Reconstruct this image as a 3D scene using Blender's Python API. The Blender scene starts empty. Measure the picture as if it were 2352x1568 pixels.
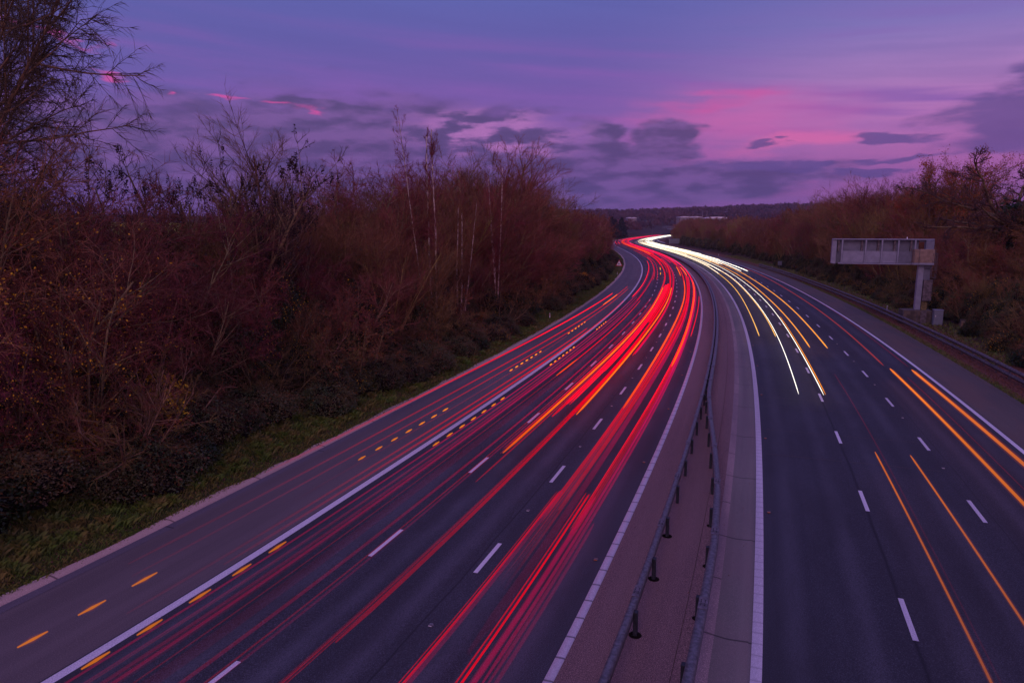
import bpy, math, random
import numpy as np
from math import radians, sin, cos, pi, sqrt
from mathutils import Vector, Matrix
S = bpy.context.scene
COL = S.collection
R = random.Random(7)

# ------------------------------------------------------------------ camera
cam_d = bpy.data.cameras.new("camera"); cam = bpy.data.objects.new("camera", cam_d); COL.objects.link(cam)
cam_d.sensor_width = 36.0; cam_d.lens = 24.0; cam_d.clip_start = 0.1; cam_d.clip_end = 12000
CAM_H = 10.3
PITCH = math.atan(262.0 / 1568.0)
cam.location = (0, 0, CAM_H); cam.rotation_euler = (pi / 2 - PITCH, 0, 0)
S.camera = cam
S.view_settings.view_transform = 'Standard'; S.view_settings.look = 'None'
S.view_settings.exposure = 0.0; S.view_settings.gamma = 1.0

# ------------------------------------------------------------------ node helpers
class NT:
    def __init__(self, tree):
        self.t = tree; self.n = tree.nodes; self.l = tree.links
    def new(self, typ, **kw):
        n = self.n.new(typ)
        for k, v in kw.items(): setattr(n, k, v)
        return n
    def put(self, sock, v):
        if isinstance(v, bpy.types.NodeSocket): self.l.new(v, sock)
        elif isinstance(v, (tuple, list)):
            sock.default_value = tuple(v) + ((1.0,) if len(v) == 3 and sock.type == 'RGBA' else ())
        else: sock.default_value = v
    def m(self, op, a, b=0.0, c=0.0, clamp=False):
        n = self.new('ShaderNodeMath', operation=op); n.use_clamp = clamp
        self.put(n.inputs[0], a); self.put(n.inputs[1], b)
        if op in ('MULTIPLY_ADD', 'COMPARE'): self.put(n.inputs[2], c)
        return n.outputs[0]
    def mr(self, v, a, b, c=0.0, d=1.0, smooth=True):
        n = self.new('ShaderNodeMapRange'); n.interpolation_type = 'SMOOTHSTEP' if smooth else 'LINEAR'
        for i, x in enumerate((v, a, b, c, d)): self.put(n.inputs[i], x)
        return n.outputs[0]
    def mix(self, f, a, b):
        n = self.new('ShaderNodeMix', data_type='RGBA'); self.put(n.inputs[0], f)
        self.put(n.inputs[6], a); self.put(n.inputs[7], b); return n.outputs[2]
    def comb(self, x, y, z=0.0):
        n = self.new('ShaderNodeCombineXYZ')
        for i, v in enumerate((x, y, z)): self.put(n.inputs[i], v)
        return n.outputs[0]
    def noise(self, vec, scale=1.0, detail=4.0, rough=0.55, dim='3D'):
        n = self.new('ShaderNodeTexNoise', noise_dimensions=dim)
        self.put(n.inputs['Vector'], vec); self.put(n.inputs['Scale'], scale)
        self.put(n.inputs['Detail'], detail); self.put(n.inputs['Roughness'], rough)
        return n.outputs['Fac']
    def ramp(self, f, stops):
        n = self.new('ShaderNodeValToRGB'); e = n.color_ramp.elements
        while len(e) < len(stops): e.new(0.5)
        for i, (p, c) in enumerate(stops): e[i].position = p; e[i].color = tuple(c) + (1.0,)
        self.put(n.inputs[0], f); return n.outputs[0]

def lin(r, g, b):
    f = lambda c: (c / 255 / 12.92) if c / 255 <= 0.04045 else ((c / 255 + 0.055) / 1.055) ** 2.4
    return (f(r), f(g), f(b))

# ------------------------------------------------------------------ dusk sky
W = bpy.data.worlds.new("World"); S.world = W; W.use_nodes = True
w = NT(W.node_tree); w.n.clear()
tc = w.new('ShaderNodeTexCoord').outputs['Generated']
sp = w.new('ShaderNodeSeparateXYZ'); w.l.new(tc, sp.inputs[0]); dx, dy, dz = sp.outputs
az = w.m('MULTIPLY', w.m('ARCTAN2', dx, dy), 57.2958)
el = w.m('MULTIPLY', w.m('ARCSINE', dz), 57.2958)
base_c = w.ramp(w.mr(el, -6, 54, smooth=False), [
    (0.0, lin(92, 62, 118)), (0.10, lin(108, 74, 142)), (0.15, lin(116, 76, 150)), (0.21, lin(130, 88, 164)),
    (0.27, lin(112, 82, 162)), (0.33, lin(92, 84, 160)), (0.385, lin(84, 90, 164)), (0.45, lin(80, 94, 168)), (0.75, lin(102, 100, 192)), (1.0, lin(124, 116, 212))])
right_c = w.ramp(w.mr(el, -6, 54, smooth=False), [
    (0.0, lin(104, 66, 126)), (0.10, lin(122, 78, 148)), (0.17, lin(160, 92, 160)), (0.23, lin(174, 110, 176)),
    (0.28, lin(158, 116, 180)), (0.33, lin(120, 108, 176)), (0.40, lin(88, 92, 164)), (0.75, lin(102, 100, 192)), (1.0, lin(124, 116, 212))])
col = w.mix(w.mr(az, 4, 30), base_c, right_c)
col = w.mix(w.m('MULTIPLY', w.mr(az, -8, -34), 0.45), col, w.mix(w.mr(el, 2, 11), lin(88, 66, 142), lin(78, 86, 158)))
wn = w.new('ShaderNodeTexNoise', noise_dimensions='3D'); w.put(wn.inputs['Vector'], w.comb(w.m('MULTIPLY', az, 0.22), w.m('MULTIPLY', el, 0.75), 4.0)); wn.inputs['Scale'].default_value = 1.0; wn.inputs['Detail'].default_value = 5.0
wsp = w.new('ShaderNodeSeparateColor'); w.l.new(wn.outputs['Color'], wsp.inputs[0])
azw = w.m('ADD', az, w.m('MULTIPLY', w.m('SUBTRACT', wsp.outputs[0], 0.5), 9.0)); elw = w.m('ADD', el, w.m('MULTIPLY', w.m('SUBTRACT', wsp.outputs[1], 0.5), 2.6))
def ell(a0, e0, ra, re, tilt=0.0):
    a = w.m('DIVIDE', w.m('SUBTRACT', azw, a0), ra)
    e = w.m('DIVIDE', w.m('SUBTRACT', w.m('SUBTRACT', elw, e0), w.m('MULTIPLY', w.m('SUBTRACT', azw, a0), tilt)), re)
    d = w.m('SQRT', w.m('ADD', w.m('MULTIPLY', a, a), w.m('MULTIPLY', e, e)))
    return w.m('SUBTRACT', 1.0, d)
v1 = w.comb(w.m('MULTIPLY', az, 0.13), w.m('MULTIPLY', el, 0.55), 0.0)
n1 = w.noise(v1, 1.0, 7.0, 0.55)
v2 = w.comb(w.m('MULTIPLY', az, 0.05), w.m('MULTIPLY', w.m('ADD', el, w.m('MULTIPLY', az, 0.07)), 0.75), 5.0)
n2 = w.noise(v2, 1.0, 5.0, 0.5)
# faint high cirrus veils
col = w.mix(w.m('MULTIPLY', w.m('MULTIPLY', w.mr(n2, 0.45, 0.72), w.mr(el, 5, 8)), w.mr(el, 17, 10)), col, lin(124, 84, 166))
col = w.mix(w.m('MULTIPLY', w.mr(n2, 0.5, 0.3), 0.22), col, lin(78, 80, 152))
# pink afterglow
def wide(b, amp, lo=0.0, hi=1.0):
    return w.mr(w.m('ADD', b, w.m('MULTIPLY', w.m('SUBTRACT', n2, 0.5), amp)), lo, hi)
col = w.mix(w.m('MULTIPLY', wide(ell(16.8, 7.9, 12, 3.4, 0.02), 1.0), 0.55), col, lin(206, 94, 164))
col = w.mix(w.m('MULTIPLY', wide(ell(22.0, 6.2, 6, 1.0, 0.10), 2.0), 0.6), col, lin(222, 104, 164))
col = w.mix(w.m('MULTIPLY', wide(ell(15.5, 9.2, 6.5, 1.0, 0.10), 1.4), 0.6), col, lin(204, 76, 152))
# cloud bank
def union(*b):
    r = b[0]
    for x in b[1:]: r = w.m('MAXIMUM', r, x)
    return r
bank = union(ell(-22, 5.4, 18, 4.2, -0.02), ell(-11, 5.6, 17, 4.8, -0.03), ell(-3, 5.8, 12, 4.2, -0.10), ell(5, 3.8, 12, 2.7, 0.0),
             ell(17, 3.5, 10, 1.7, 0.02), ell(7.0, 6.6, 2.4, 2.3, -0.2), ell(12.4, 7.0, 2.8, 1.1), ell(12.0, 5.9, 3.4, 0.9), ell(-14, 9.0, 7, 0.8, -0.06))
bm = w.m('ADD', w.m('ADD', bank, 0.12), w.m('MULTIPLY', w.m('SUBTRACT', n1, 0.5), 1.15))
n3 = w.noise(w.comb(w.m('MULTIPLY', az, 0.28), w.m('MULTIPLY', el, 0.9), 9.0), 1.0, 5.0, 0.55)
bank_col = w.mix(w.mr(n3, 0.38, 0.62), lin(72, 60, 112), lin(110, 80, 144))
lit = w.m('MULTIPLY', w.mr(n3, 0.44, 0.60), w.mr(ell(-1.5, 7.4, 9, 2.6), 0.0, 0.6))
bank_col = w.mix(lit, bank_col, lin(168, 108, 176))
col = w.mix(w.m('MULTIPLY', w.mr(bm, -0.08, 0.5), 0.92), col, bank_col)
# right hand cloud and streaks
rc = union(ell(36.5, 6.8, 6.8, 2.2, 0.12), ell(37, 8.6, 7.5, 1.1, 0.14), ell(27.5, 6.4, 4.2, 0.42, 0.02), ell(29.0, 5.0, 5.4, 0.36, 0.07), ell(43, 8.5, 8, 3.6),
           ell(20.5, 6.1, 1.5, 0.3), ell(22.6, 4.4, 1.7, 0.45), ell(27.0, 3.9, 2.4, 0.35), ell(19, 4.6, 4, 0.5))
rm = w.m('ADD', rc, w.m('MULTIPLY', w.m('SUBTRACT', n1, 0.5), 1.2))
col = w.mix(w.m('MULTIPLY', w.mr(rm, 0.0, 0.5), 0.85), col, w.mix(n3, lin(78, 62, 124), lin(98, 76, 144)))
# magenta wisps high on the left
wi = union(ell(-33.0, 12.9, 4.4, 0.34, -0.26), ell(-28.6, 10.2, 2.2, 0.26, -0.05), ell(-22.3, 9.55, 1.6, 0.26, 0.0), ell(-18.2, 9.1, 2.6, 0.26, -0.07),
           ell(-25.0, 9.1, 0.7, 0.2), ell(-15.8, 8.7, 1.6, 0.2, -0.1))
n4 = w.noise(w.comb(w.m('MULTIPLY', az, 0.6), w.m('MULTIPLY', el, 1.6), 2.0), 1.0, 4.0, 0.6)
col = w.mix(w.m('MULTIPLY', w.mr(w.m('ADD', wi, w.m('MULTIPLY', w.m('SUBTRACT', n4, 0.5), 1.2)), 0.0, 1.1), 0.75), col, lin(212, 74, 156))
# the sunset side, behind the camera, is brighter
back = w.m('MULTIPLY', w.mr(dy, 0.05, -0.75), w.mr(el, 75, 5))
col = w.mix(back, col, (0.62, 0.32, 0.55))
bg = w.new('ShaderNodeBackground'); w.put(bg.inputs[0], col); bg.inputs[1].default_value = 1.10
sky = w.new('ShaderNodeTexSky'); sky.sky_type = 'NISHITA'; sky.sun_disc = False
sky.sun_elevation = radians(-2.0); sky.sun_rotation = radians(200)
bg2 = w.new('ShaderNodeBackground'); w.l.new(sky.outputs[0], bg2.inputs[0]); bg2.inputs[1].default_value = 0.10
ad = w.new('ShaderNodeAddShader'); w.l.new(bg.outputs[0], ad.inputs[0]); w.l.new(bg2.outputs[0], ad.inputs[1])
wo = w.new('ShaderNodeOutputWorld'); w.l.new(ad.outputs[0], wo.inputs[0])
# ------------------------------------------------------------------ soft fill lamp added behind the camera, standing in for dusk sky glow
sun_d = bpy.data.lights.new("sun", 'SUN'); sun_d.energy = 0.5; sun_d.angle = radians(25); sun_d.color = (1.0, 0.60, 0.70)
sun = bpy.data.objects.new("sun", sun_d); COL.objects.link(sun)
sun.rotation_euler = (radians(50), 0, radians(-25)); sun.location = (0, -50, 60)

# ------------------------------------------------------------------ the road's line
KN = np.array([-30, 0, 20, 45, 80, 130, 200, 280, 380, 500, 650, 850, 1100.])
KV = np.array([-24.12, -3.33, 5.2, 13.87, 24.52, 37.08, 50.35, 60.62, 70.53, 88.11, 126.69, 188.0, 275.0])
def _spl():
    n = len(KN); h = np.diff(KN); A = np.zeros((n, n)); b = np.zeros(n); A[0, 0] = A[-1, -1] = 1
    for i in range(1, n - 1):
        A[i, i - 1] = h[i - 1]; A[i, i] = 2 * (h[i - 1] + h[i]); A[i, i + 1] = h[i]
        b[i] = 6 * ((KV[i + 1] - KV[i]) / h[i] - (KV[i] - KV[i - 1]) / h[i - 1])
    return np.linalg.solve(A, b)
KM = _spl()
def xc(y):
    y = np.asarray(y, float); yy = np.clip(y, -30, 1100)
    i = np.clip(np.searchsorted(KN, yy) - 1, 0, len(KN) - 2); h = KN[i + 1] - KN[i]; a = KN[i + 1] - yy; b = yy - KN[i]
    r = KM[i] * a**3 / 6 / h + KM[i + 1] * b**3 / 6 / h + (KV[i] / h - KM[i] * h / 6) * a + (KV[i + 1] / h - KM[i + 1] * h / 6) * b
    return r + np.where(y > 1100, (y - 1100) * 0.36, 0) + np.where(y < -30, (y + 30) * 0.77, 0)
def xs(y): return (xc(np.asarray(y) + 0.5) - xc(np.asarray(y) - 0.5))
YS = np.arange(-60, 1200, 1.0); _dx = np.diff(xc(YS)); SS = np.concatenate([[0], np.cumsum(np.sqrt(1 + _dx**2))]); SS -= np.interp(0, YS, SS)
def P(s, off, z=0.0):
    y = np.interp(s, SS, YS); x = xc(y); sl = xs(y); q = np.sqrt(1 + sl * sl)
    return np.stack([x + off / q, y - off * sl / q, np.zeros_like(y) + z], -1)
def heading(s):
    y = float(np.interp(s, SS, YS)); return math.atan2(float(xs(y)), 1.0)   # angle from +Y towards +X
def sm(a, b, x):
    t = np.clip((x - a) / (b - a), 0, 1); return t * t * (3 - 2 * t)
def ground_z(off, y):
    off = np.asarray(off, float); y = np.asarray(y, float)
    ol = np.maximum(-off - 17.6, 0); orr = np.maximum(off - 19.5, 0)
    z = -0.03 + 0.12 * sm(0, 0.5, ol) + 2.6 * sm(0.8, 11, ol) + 0.027 * np.clip(ol - 10, 0, 480)
    z = z + 0.10 * sm(0, 1, orr) + 3.2 * sm(2.0, 14, orr) + 0.02 * np.clip(orr - 12, 0, 300)
    z = z - 0.25 * sm(16.95, 17.5, np.abs(off)) * (off > 0) * 0
    far = sm(950, 1250, y)
    z = z * (1 - far) + far * (16 + 10 * sm(1100, 1500, y) + 0 * y)
    z = z + sm(1350, 2100, y) * (20 + 10 * np.sin(off * 0.0021 + 1.0) + 7 * np.sin(off * 0.006))
    z = z + (np.sin(off * 0.37 + y * 0.21) + np.sin(off * 0.19 - y * 0.33 + 1)) * 0.10 * sm(1.5, 6, np.maximum(ol, orr))
    return z
def gz(s, off):
    y = float(np.interp(s, SS, YS)); sl = float(xs(y)); q = sqrt(1 + sl * sl)
    return float(ground_z(off, y - off * sl / q * 0))
def at_ground(x, y):   # world x,y -> terrain height (the terrain sheet is sheared along the road)
    sl = float(xs(y)); return float(ground_z((x - float(xc(y))) / sqrt(1 + sl * sl), y))

# ------------------------------------------------------------------ object helpers
def tag(o, label=None, cat=None, group=None, kind=None):
    if label: o['label'] = label
    if cat: o['category'] = cat
    if group: o['group'] = group
    if kind: o['kind'] = kind
    return o
def empty(name, loc=(0, 0, 0), rz=0.0):
    o = bpy.data.objects.new(name, None); COL.objects.link(o); o.location = loc; o.rotation_euler = (0, 0, rz); o.empty_display_size = 0.3
    return o
def link(name, me, parent=None):
    o = bpy.data.objects.new(name, me); COL.objects.link(o)
    if parent is not None: o.parent = parent
    return o
def np_mesh(name, V, Q, mats, uv=None, smooth=False, mi=None):
    """V (n,3); Q (m,k) polygons with k fixed"""
    V = np.ascontiguousarray(V, np.float32); Q = np.ascontiguousarray(Q, np.int32)
    me = bpy.data.meshes.new(name); k = Q.shape[1]; m = Q.shape[0]
    me.vertices.add(len(V)); me.vertices.foreach_set('co', V.ravel())
    me.loops.add(m * k); me.loops.foreach_set('vertex_index', Q.ravel())
    me.polygons.add(m); me.polygons.foreach_set('loop_start', np.arange(0, m * k, k, dtype=np.int32))
    me.polygons.foreach_set('loop_total', np.full(m, k, np.int32))
    if smooth: me.polygons.foreach_set('use_smooth', np.ones(m, bool))
    if mi is not None: me.polygons.foreach_set('material_index', np.ascontiguousarray(mi, np.int32))
    if uv is not None:
        l = me.uv_layers.new(name='UVMap'); l.data.foreach_set('uv', np.ascontiguousarray(uv[Q.ravel()], np.float32).ravel())
    me.update(calc_edges=True)
    for x in (mats if isinstance(mats, (list, tuple)) else [mats]): me.materials.append(x)
    return me
class MB:
    """collects boxes, tubes, prisms into one mesh"""
    def __init__(s): s.v = []; s.f = []
    def add(s, vs, fs):
        o = len(s.v); s.v += [tuple(v) for v in vs]; s.f += [[i + o for i in f] for f in fs]; return s
    def box(s, x0, x1, y0, y1, z0, z1, b=0.0):
        if b <= 0:
            vs = [(x, y, z) for z in (z0, z1) for y in (y0, y1) for x in (x0, x1)]
            return s.add(vs, [(0, 2, 3, 1), (4, 5, 7, 6), (0, 1, 5, 4), (2, 6, 7, 3), (0, 4, 6, 2), (1, 3, 7, 5)])
        rings = []
        for z, ins in ((z0, b), (z0 + b, 0), (z1 - b, 0), (z1, b)):
            xa, xb, ya, yb = x0 + ins, x1 - ins, y0 + ins, y1 - ins
            rings.append([(xa + b, ya, z), (xb - b, ya, z), (xb, ya + b, z), (xb, yb - b, z), (xb - b, yb, z), (xa + b, yb, z), (xa, yb - b, z), (xa, ya + b, z)])
        vs = [p for r in rings for p in r]; fs = []
        for k in range(3):
            for i in range(8): fs.append((k * 8 + i, k * 8 + (i + 1) % 8, (k + 1) * 8 + (i + 1) % 8, (k + 1) * 8 + i))
        fs.append(tuple(range(7, -1, -1))); fs.append(tuple(range(24, 32)))
        return s.add(vs, fs)
    def tube(s, p, q, r, r2=None, n=8):
        r2 = r if r2 is None else r2; p = Vector(p); q = Vector(q); d = (q - p).normalized()
        a = d.orthogonal().normalized(); b = d.cross(a); vs = []
        for c, rr in ((p, r), (q, r2)):
            for i in range(n): t = 2 * pi * i / n; vs.append(c + (a * cos(t) + b * sin(t)) * rr)
        fs = [(i, (i + 1) % n, n + (i + 1) % n, n + i) for i in range(n)] + [tuple(range(n - 1, -1, -1)), tuple(range(n, 2 * n))]
        return s.add(vs, fs)
    def prism(s, pts, y0, y1):      # outline in x,z extruded along y
        n = len(pts); vs = [(x, y0, z) for x, z in pts] + [(x, y1, z) for x, z in pts]
        fs = [(i, (i + 1) % n, n + (i + 1) % n, n + i) for i in range(n)] + [tuple(range(n - 1, -1, -1)), tuple(range(n, 2 * n))]
        return s.add(vs, fs)
    def mesh(s, name, m):
        me = bpy.data.meshes.new(name); me.from_pydata(s.v, [], s.f); me.materials.append(m); me.update(); return me
    def build(s, name, m, parent=None): return link(name, s.mesh(name, m), parent)

# ------------------------------------------------------------------ materials
def mat(name, color, rough=0.8, metal=0.0, noise=0.0, nscale=3.0, color2=None, bump=0.0, spec=0.3, rand=0.0, trans=0.0):
    m = bpy.data.materials.new(name); m.use_nodes = True; t = NT(m.node_tree); b = t.n['Principled BSDF']
    b.inputs['Roughness'].default_value = rough; b.inputs['Metallic'].default_value = metal; b.inputs['Specular IOR Level'].default_value = spec
    c = tuple(color); co = t.new('ShaderNodeTexCoord').outputs['Object']; out = None
    if noise > 0 or color2:
        f = t.noise(co, nscale, 5.0, 0.6)
        c2 = color2 or tuple(x * (1 - noise) for x in color)
        out = t.mix(t.mr(f, 0.35, 0.65), c, c2)
        if bump:
            bn = t.new('ShaderNodeBump'); bn.inputs['Strength'].default_value = bump; t.put(bn.inputs['Height'], f); t.l.new(bn.outputs[0], b.inputs['Normal'])
    if rand > 0:
        oi = t.new('ShaderNodeObjectInfo').outputs['Random']
        h = t.new('ShaderNodeHueSaturation'); t.put(h.inputs['Color'], out if out is not None else c)
        t.put(h.inputs['Hue'], t.m('MULTIPLY_ADD', oi, rand * 0.10, 0.5 - rand * 0.05))
        r2 = t.m('FRACT', t.m('MULTIPLY', oi, 17.3))
        t.put(h.inputs['Value'], t.m('MULTIPLY_ADD', r2, rand, 1 - rand / 2)); out = h.outputs[0]
    t.put(b.inputs['Base Color'], out if out is not None else c)
    return m

def road_mat(name, c_dark, c_light, speck=0.5, wear=0.0, lanes=None, seams=None, joints=0.0, patch=0.0, pcol=(0.1, 0.06, 0.05), rough=0.75, jst=0.8):
    """asphalt or concrete; UV = (offset across the road, distance along it) in metres"""
    m = bpy.data.materials.new(name); m.use_nodes = True; t = NT(m.node_tree); b = t.n['Principled BSDF']
    uvn = t.new('ShaderNodeUVMap').outputs[0]; s3 = t.new('ShaderNodeSeparateXYZ'); t.l.new(uvn, s3.inputs[0]); u, v = s3.outputs[0], s3.outputs[1]
    co = t.new('ShaderNodeTexCoord').outputs['Object']
    streak = t.noise(t.comb(t.m('MULTIPLY', u, 1.6), t.m('MULTIPLY', v, 0.03), 0), 1.0, 4.0, 0.6)
    blot = t.noise(t.comb(t.m('MULTIPLY', u, 0.25), t.m('MULTIPLY', v, 0.07), 3), 1.0, 5.0, 0.6)
    f = t.mr(t.m('ADD', t.m('MULTIPLY', streak, 0.55), t.m('MULTIPLY', blot, 0.45)), 0.38, 0.62)
    c = t.mix(f, c_dark, c_light)
    if wear and lanes:
        for lc in lanes:
            for d in (-0.85, 0.85):
                g = t.m('DIVIDE', t.m('ABSOLUTE', t.m('SUBTRACT', u, lc + d)), 0.5)
                c = t.mix(t.m('MULTIPLY', t.mr(g, 1.0, 0.0), wear), c, tuple(x * 1.75 for x in c_light))
    fine = t.noise(co, 38.0, 2.0, 0.7)
    c = t.mix(t.m('MULTIPLY', t.mr(fine, 0.50, 0.72), speck), c, tuple(min(1, x * 2.6) for x in c_light))
    c = t.mix(t.m('MULTIPLY', t.mr(fine, 0.5, 0.30), speck), c, tuple(x * 0.45 for x in c_dark))
    if seams:
        for sx, wd in seams:
            wob = t.m('MULTIPLY', t.m('SUBTRACT', t.noise(t.comb(0.0, t.m('MULTIPLY', v, 0.35), 1), 1.0, 3.0), 0.5), 0.16)
            g = t.m('ABSOLUTE', t.m('SUBTRACT', t.m('SUBTRACT', u, sx), wob))
            c = t.mix(t.m('MULTIPLY', t.mr(g, wd, 0.0), 0.75), c, tuple(x * 0.25 for x in c_dark))
    if patch:
        pn = t.noise(t.comb(t.m('MULTIPLY', u, 0.5), t.m('MULTIPLY', v, 0.12), 7), 1.0, 6.0, 0.6)
        c = t.mix(t.m('MULTIPLY', t.mr(pn, 0.42, 0.62), patch), c, pcol)
    if joints:
        fr = t.m('FRACT', t.m('DIVIDE', v, joints)); g = t.m('MINIMUM', fr, t.m('SUBTRACT', 1.0, fr))
        c = t.mix(t.m('MULTIPLY', t.mr(g, 0.05 / joints, 0.015 / joints), jst), c, tuple(x * 0.2 for x in c_dark))
    t.put(b.inputs['Base Color'], c); b.inputs['Roughness'].default_value = rough; b.inputs['Specular IOR Level'].default_value = 0.3
    bn = t.new('ShaderNodeBump'); bn.inputs['Strength'].default_value = 0.25; bn.inputs['Distance'].default_value = 0.02; t.put(bn.inputs['Height'], fine); t.l.new(bn.outputs[0], b.inputs['Normal'])
    return m

M = {}
M['asph_l'] = road_mat('asphalt_left', (0.030, 0.030, 0.036), (0.046, 0.046, 0.056), 0.8, 0.85, (-11.0, -7.4, -3.9), seams=[(-5.9, .05)], patch=.45, pcol=(.026, .024, .026))
M['asph_r'] = road_mat('asphalt_right', (0.026, 0.025, 0.031), (0.040, 0.039, 0.047), 0.8, 0.6, (4.2, 8.0, 12.0), seams=[(6.12, .09), (10.3, .03)], patch=.45, pcol=(.022, .020, .022))
M['shoulder_l'] = road_mat('hard_shoulder_left', (0.098, 0.076, 0.076), (0.135, 0.105, 0.105), 0.35, joints=0)
M['shoulder_r'] = road_mat('hard_shoulder_right', (0.070, 0.056, 0.048), (0.105, 0.080, 0.066), 0.3, patch=0.6, pcol=(0.13, 0.075, 0.055))
M['chan_dark'] = road_mat('channel_dark', (0.09, 0.075, 0.09), (0.12, 0.10, 0.115), 0.3, joints=9.0)
M['chan'] = road_mat('channel_concrete', (0.34, 0.22, 0.18), (0.48, 0.32, 0.26), 0.3, joints=4.6)
M['median'] = road_mat('median_surface', (0.125, 0.072, 0.066), (0.17, 0.100, 0.090), 0.9)
M['drain'] = road_mat('drain_concrete', (0.12, 0.105, 0.095), (0.18, 0.155, 0.135), 0.25, joints=6.0, patch=0.5, pcol=(0.17, 0.12, 0.12))
M['drain_pale'] = road_mat('drain_lip', (0.22, 0.155, 0.15), (0.30, 0.21, 0.20), 0.5, joints=3.0, patch=0.5, pcol=(0.12, 0.09, 0.10))
M['kerbwhite'] = road_mat('kerb_white', (0.40, 0.36, 0.40), (0.52, 0.47, 0.52), 0.3, joints=0.92)
M['ribwhite'] = road_mat('ribbed_line_white', (0.42, 0.38, 0.42), (0.55, 0.50, 0.55), 0.3, joints=0.5, jst=0.3)
M['paint'] = road_mat('paint_white', (0.50, 0.47, 0.52), (0.66, 0.62, 0.66), 0.55)
M['steel'] = mat('galvanised', (0.15, 0.145, 0.155), 0.5, 0.25, noise=0.5, nscale=9)
M['steel_d'] = mat('post_steel', (0.035, 0.04, 0.05), 0.7, 0.2, noise=0.4, nscale=8)
M['steel_old'] = mat('weathered_steel', (0.17, 0.145, 0.16), 0.7, 0.3, noise=0.5, nscale=4)
M['sign_grey'] = mat('sign_grey', (0.16, 0.175, 0.235), 0.6, 0.1, noise=0.25, nscale=1.2)
M['sign_pale'] = mat('sign_pale', (0.25, 0.27, 0.355), 0.55, 0.1, noise=0.2, nscale=1.5)
M['ochre'] = mat('ochre_box', (0.26, 0.19, 0.15), 0.7, noise=0.3, nscale=3)
M['concrete'] = mat('concrete', (0.125, 0.10, 0.085), 0.9, color2=(0.06, 0.05, 0.045), nscale=2.0, bump=0.2)
M['cab_grey'] = mat('cabinet_grey', (0.19, 0.215, 0.27), 0.5, noise=0.15, nscale=3)
M['red'] = mat('sign_red', (0.36, 0.02, 0.03), 0.5)
M['white'] = mat('sign_white', (0.7, 0.68, 0.72), 0.5)
M['black'] = mat('black', (0.01, 0.01, 0.012), 0.6)
M['orange'] = mat('orange_reflector', (0.75, 0.22, 0.04), 0.4)
M['roofwhite'] = mat('pale_roof', (0.86, 0.82, 0.86), 0.5, noise=0.15, nscale=0.1)
M['wallgrey'] = mat('pale_wall', (0.30, 0.24, 0.24), 0.7, noise=0.3, nscale=0.2)

def blackout(m): return m
def bark(name, c1, c2, rand=0.8, nscale=6.0): return mat(name, c1, 0.9, color2=c2, nscale=nscale, rand=rand, spec=0.1)
M['twig_red'] = bark('twig_red', (0.29, 0.095, 0.066), (0.19, 0.072, 0.052))
M['twig_brown'] = bark('twig_brown', (0.26, 0.130, 0.052), (0.16, 0.082, 0.044))
M['twig_grey'] = bark('twig_grey', (0.10, 0.065, 0.042), (0.065, 0.045, 0.034))
M['bark_brown'] = bark('bark_brown', (0.26, 0.17, 0.09), (0.11, 0.08, 0.05))
M['bark_olive'] = bark('bark_olive', (0.30, 0.21, 0.07), (0.15, 0.11, 0.045))
M['bark_pink'] = bark('bark_pale', (0.20, 0.13, 0.12), (0.10, 0.06, 0.06))
M['bark_birch'] = bark('bark_birch', (0.62, 0.52, 0.42), (0.12, 0.08, 0.06), 0.1, 3.0)
M['leaf_green'] = mat('bramble_leaf', (0.050, 0.068, 0.020), 0.6, color2=(0.080, 0.058, 0.024), nscale=1.1, rand=0.7)
M['leaf_ivy'] = mat('ivy_leaf', (0.020, 0.042, 0.010), 0.5, noise=0.4, nscale=3, rand=0.3)
M['leaf_orange'] = mat('autumn_leaf', (0.36, 0.10, 0.015), 0.7, color2=(0.20, 0.065, 0.015), nscale=0.8, rand=0.4)
M['leaf_yellow'] = mat('yellow_leaf', (0.70, 0.38, 0.01), 0.7, color2=(0.45, 0.22, 0.01), nscale=2, rand=0.3)
M['leaf_rust'] = mat('rust_leaf', (0.22, 0.075, 0.02), 0.7, color2=(0.13, 0.055, 0.02), nscale=0.8, rand=0.4)
M['seed'] = mat('seed_cluster', (0.040, 0.020, 0.018), 0.9)
M['conifer'] = mat('conifer_needle', (0.012, 0.022, 0.022), 0.8, noise=0.4, nscale=1)
M['grass'] = mat('grass_blade', (0.075, 0.135, 0.015), 0.7, color2=(0.15, 0.12, 0.03), nscale=1.3)
M['litter'] = mat('leaf_litter', (0.20, 0.075, 0.05), 0.8, color2=(0.10, 0.045, 0.035), nscale=2.0)
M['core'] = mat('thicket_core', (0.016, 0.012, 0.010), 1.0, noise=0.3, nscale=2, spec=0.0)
M['farwood'] = mat('far_woodland', (0.14, 0.062, 0.066), 1.0, color2=(0.07, 0.038, 0.048), nscale=0.012, spec=0.0)

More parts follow.
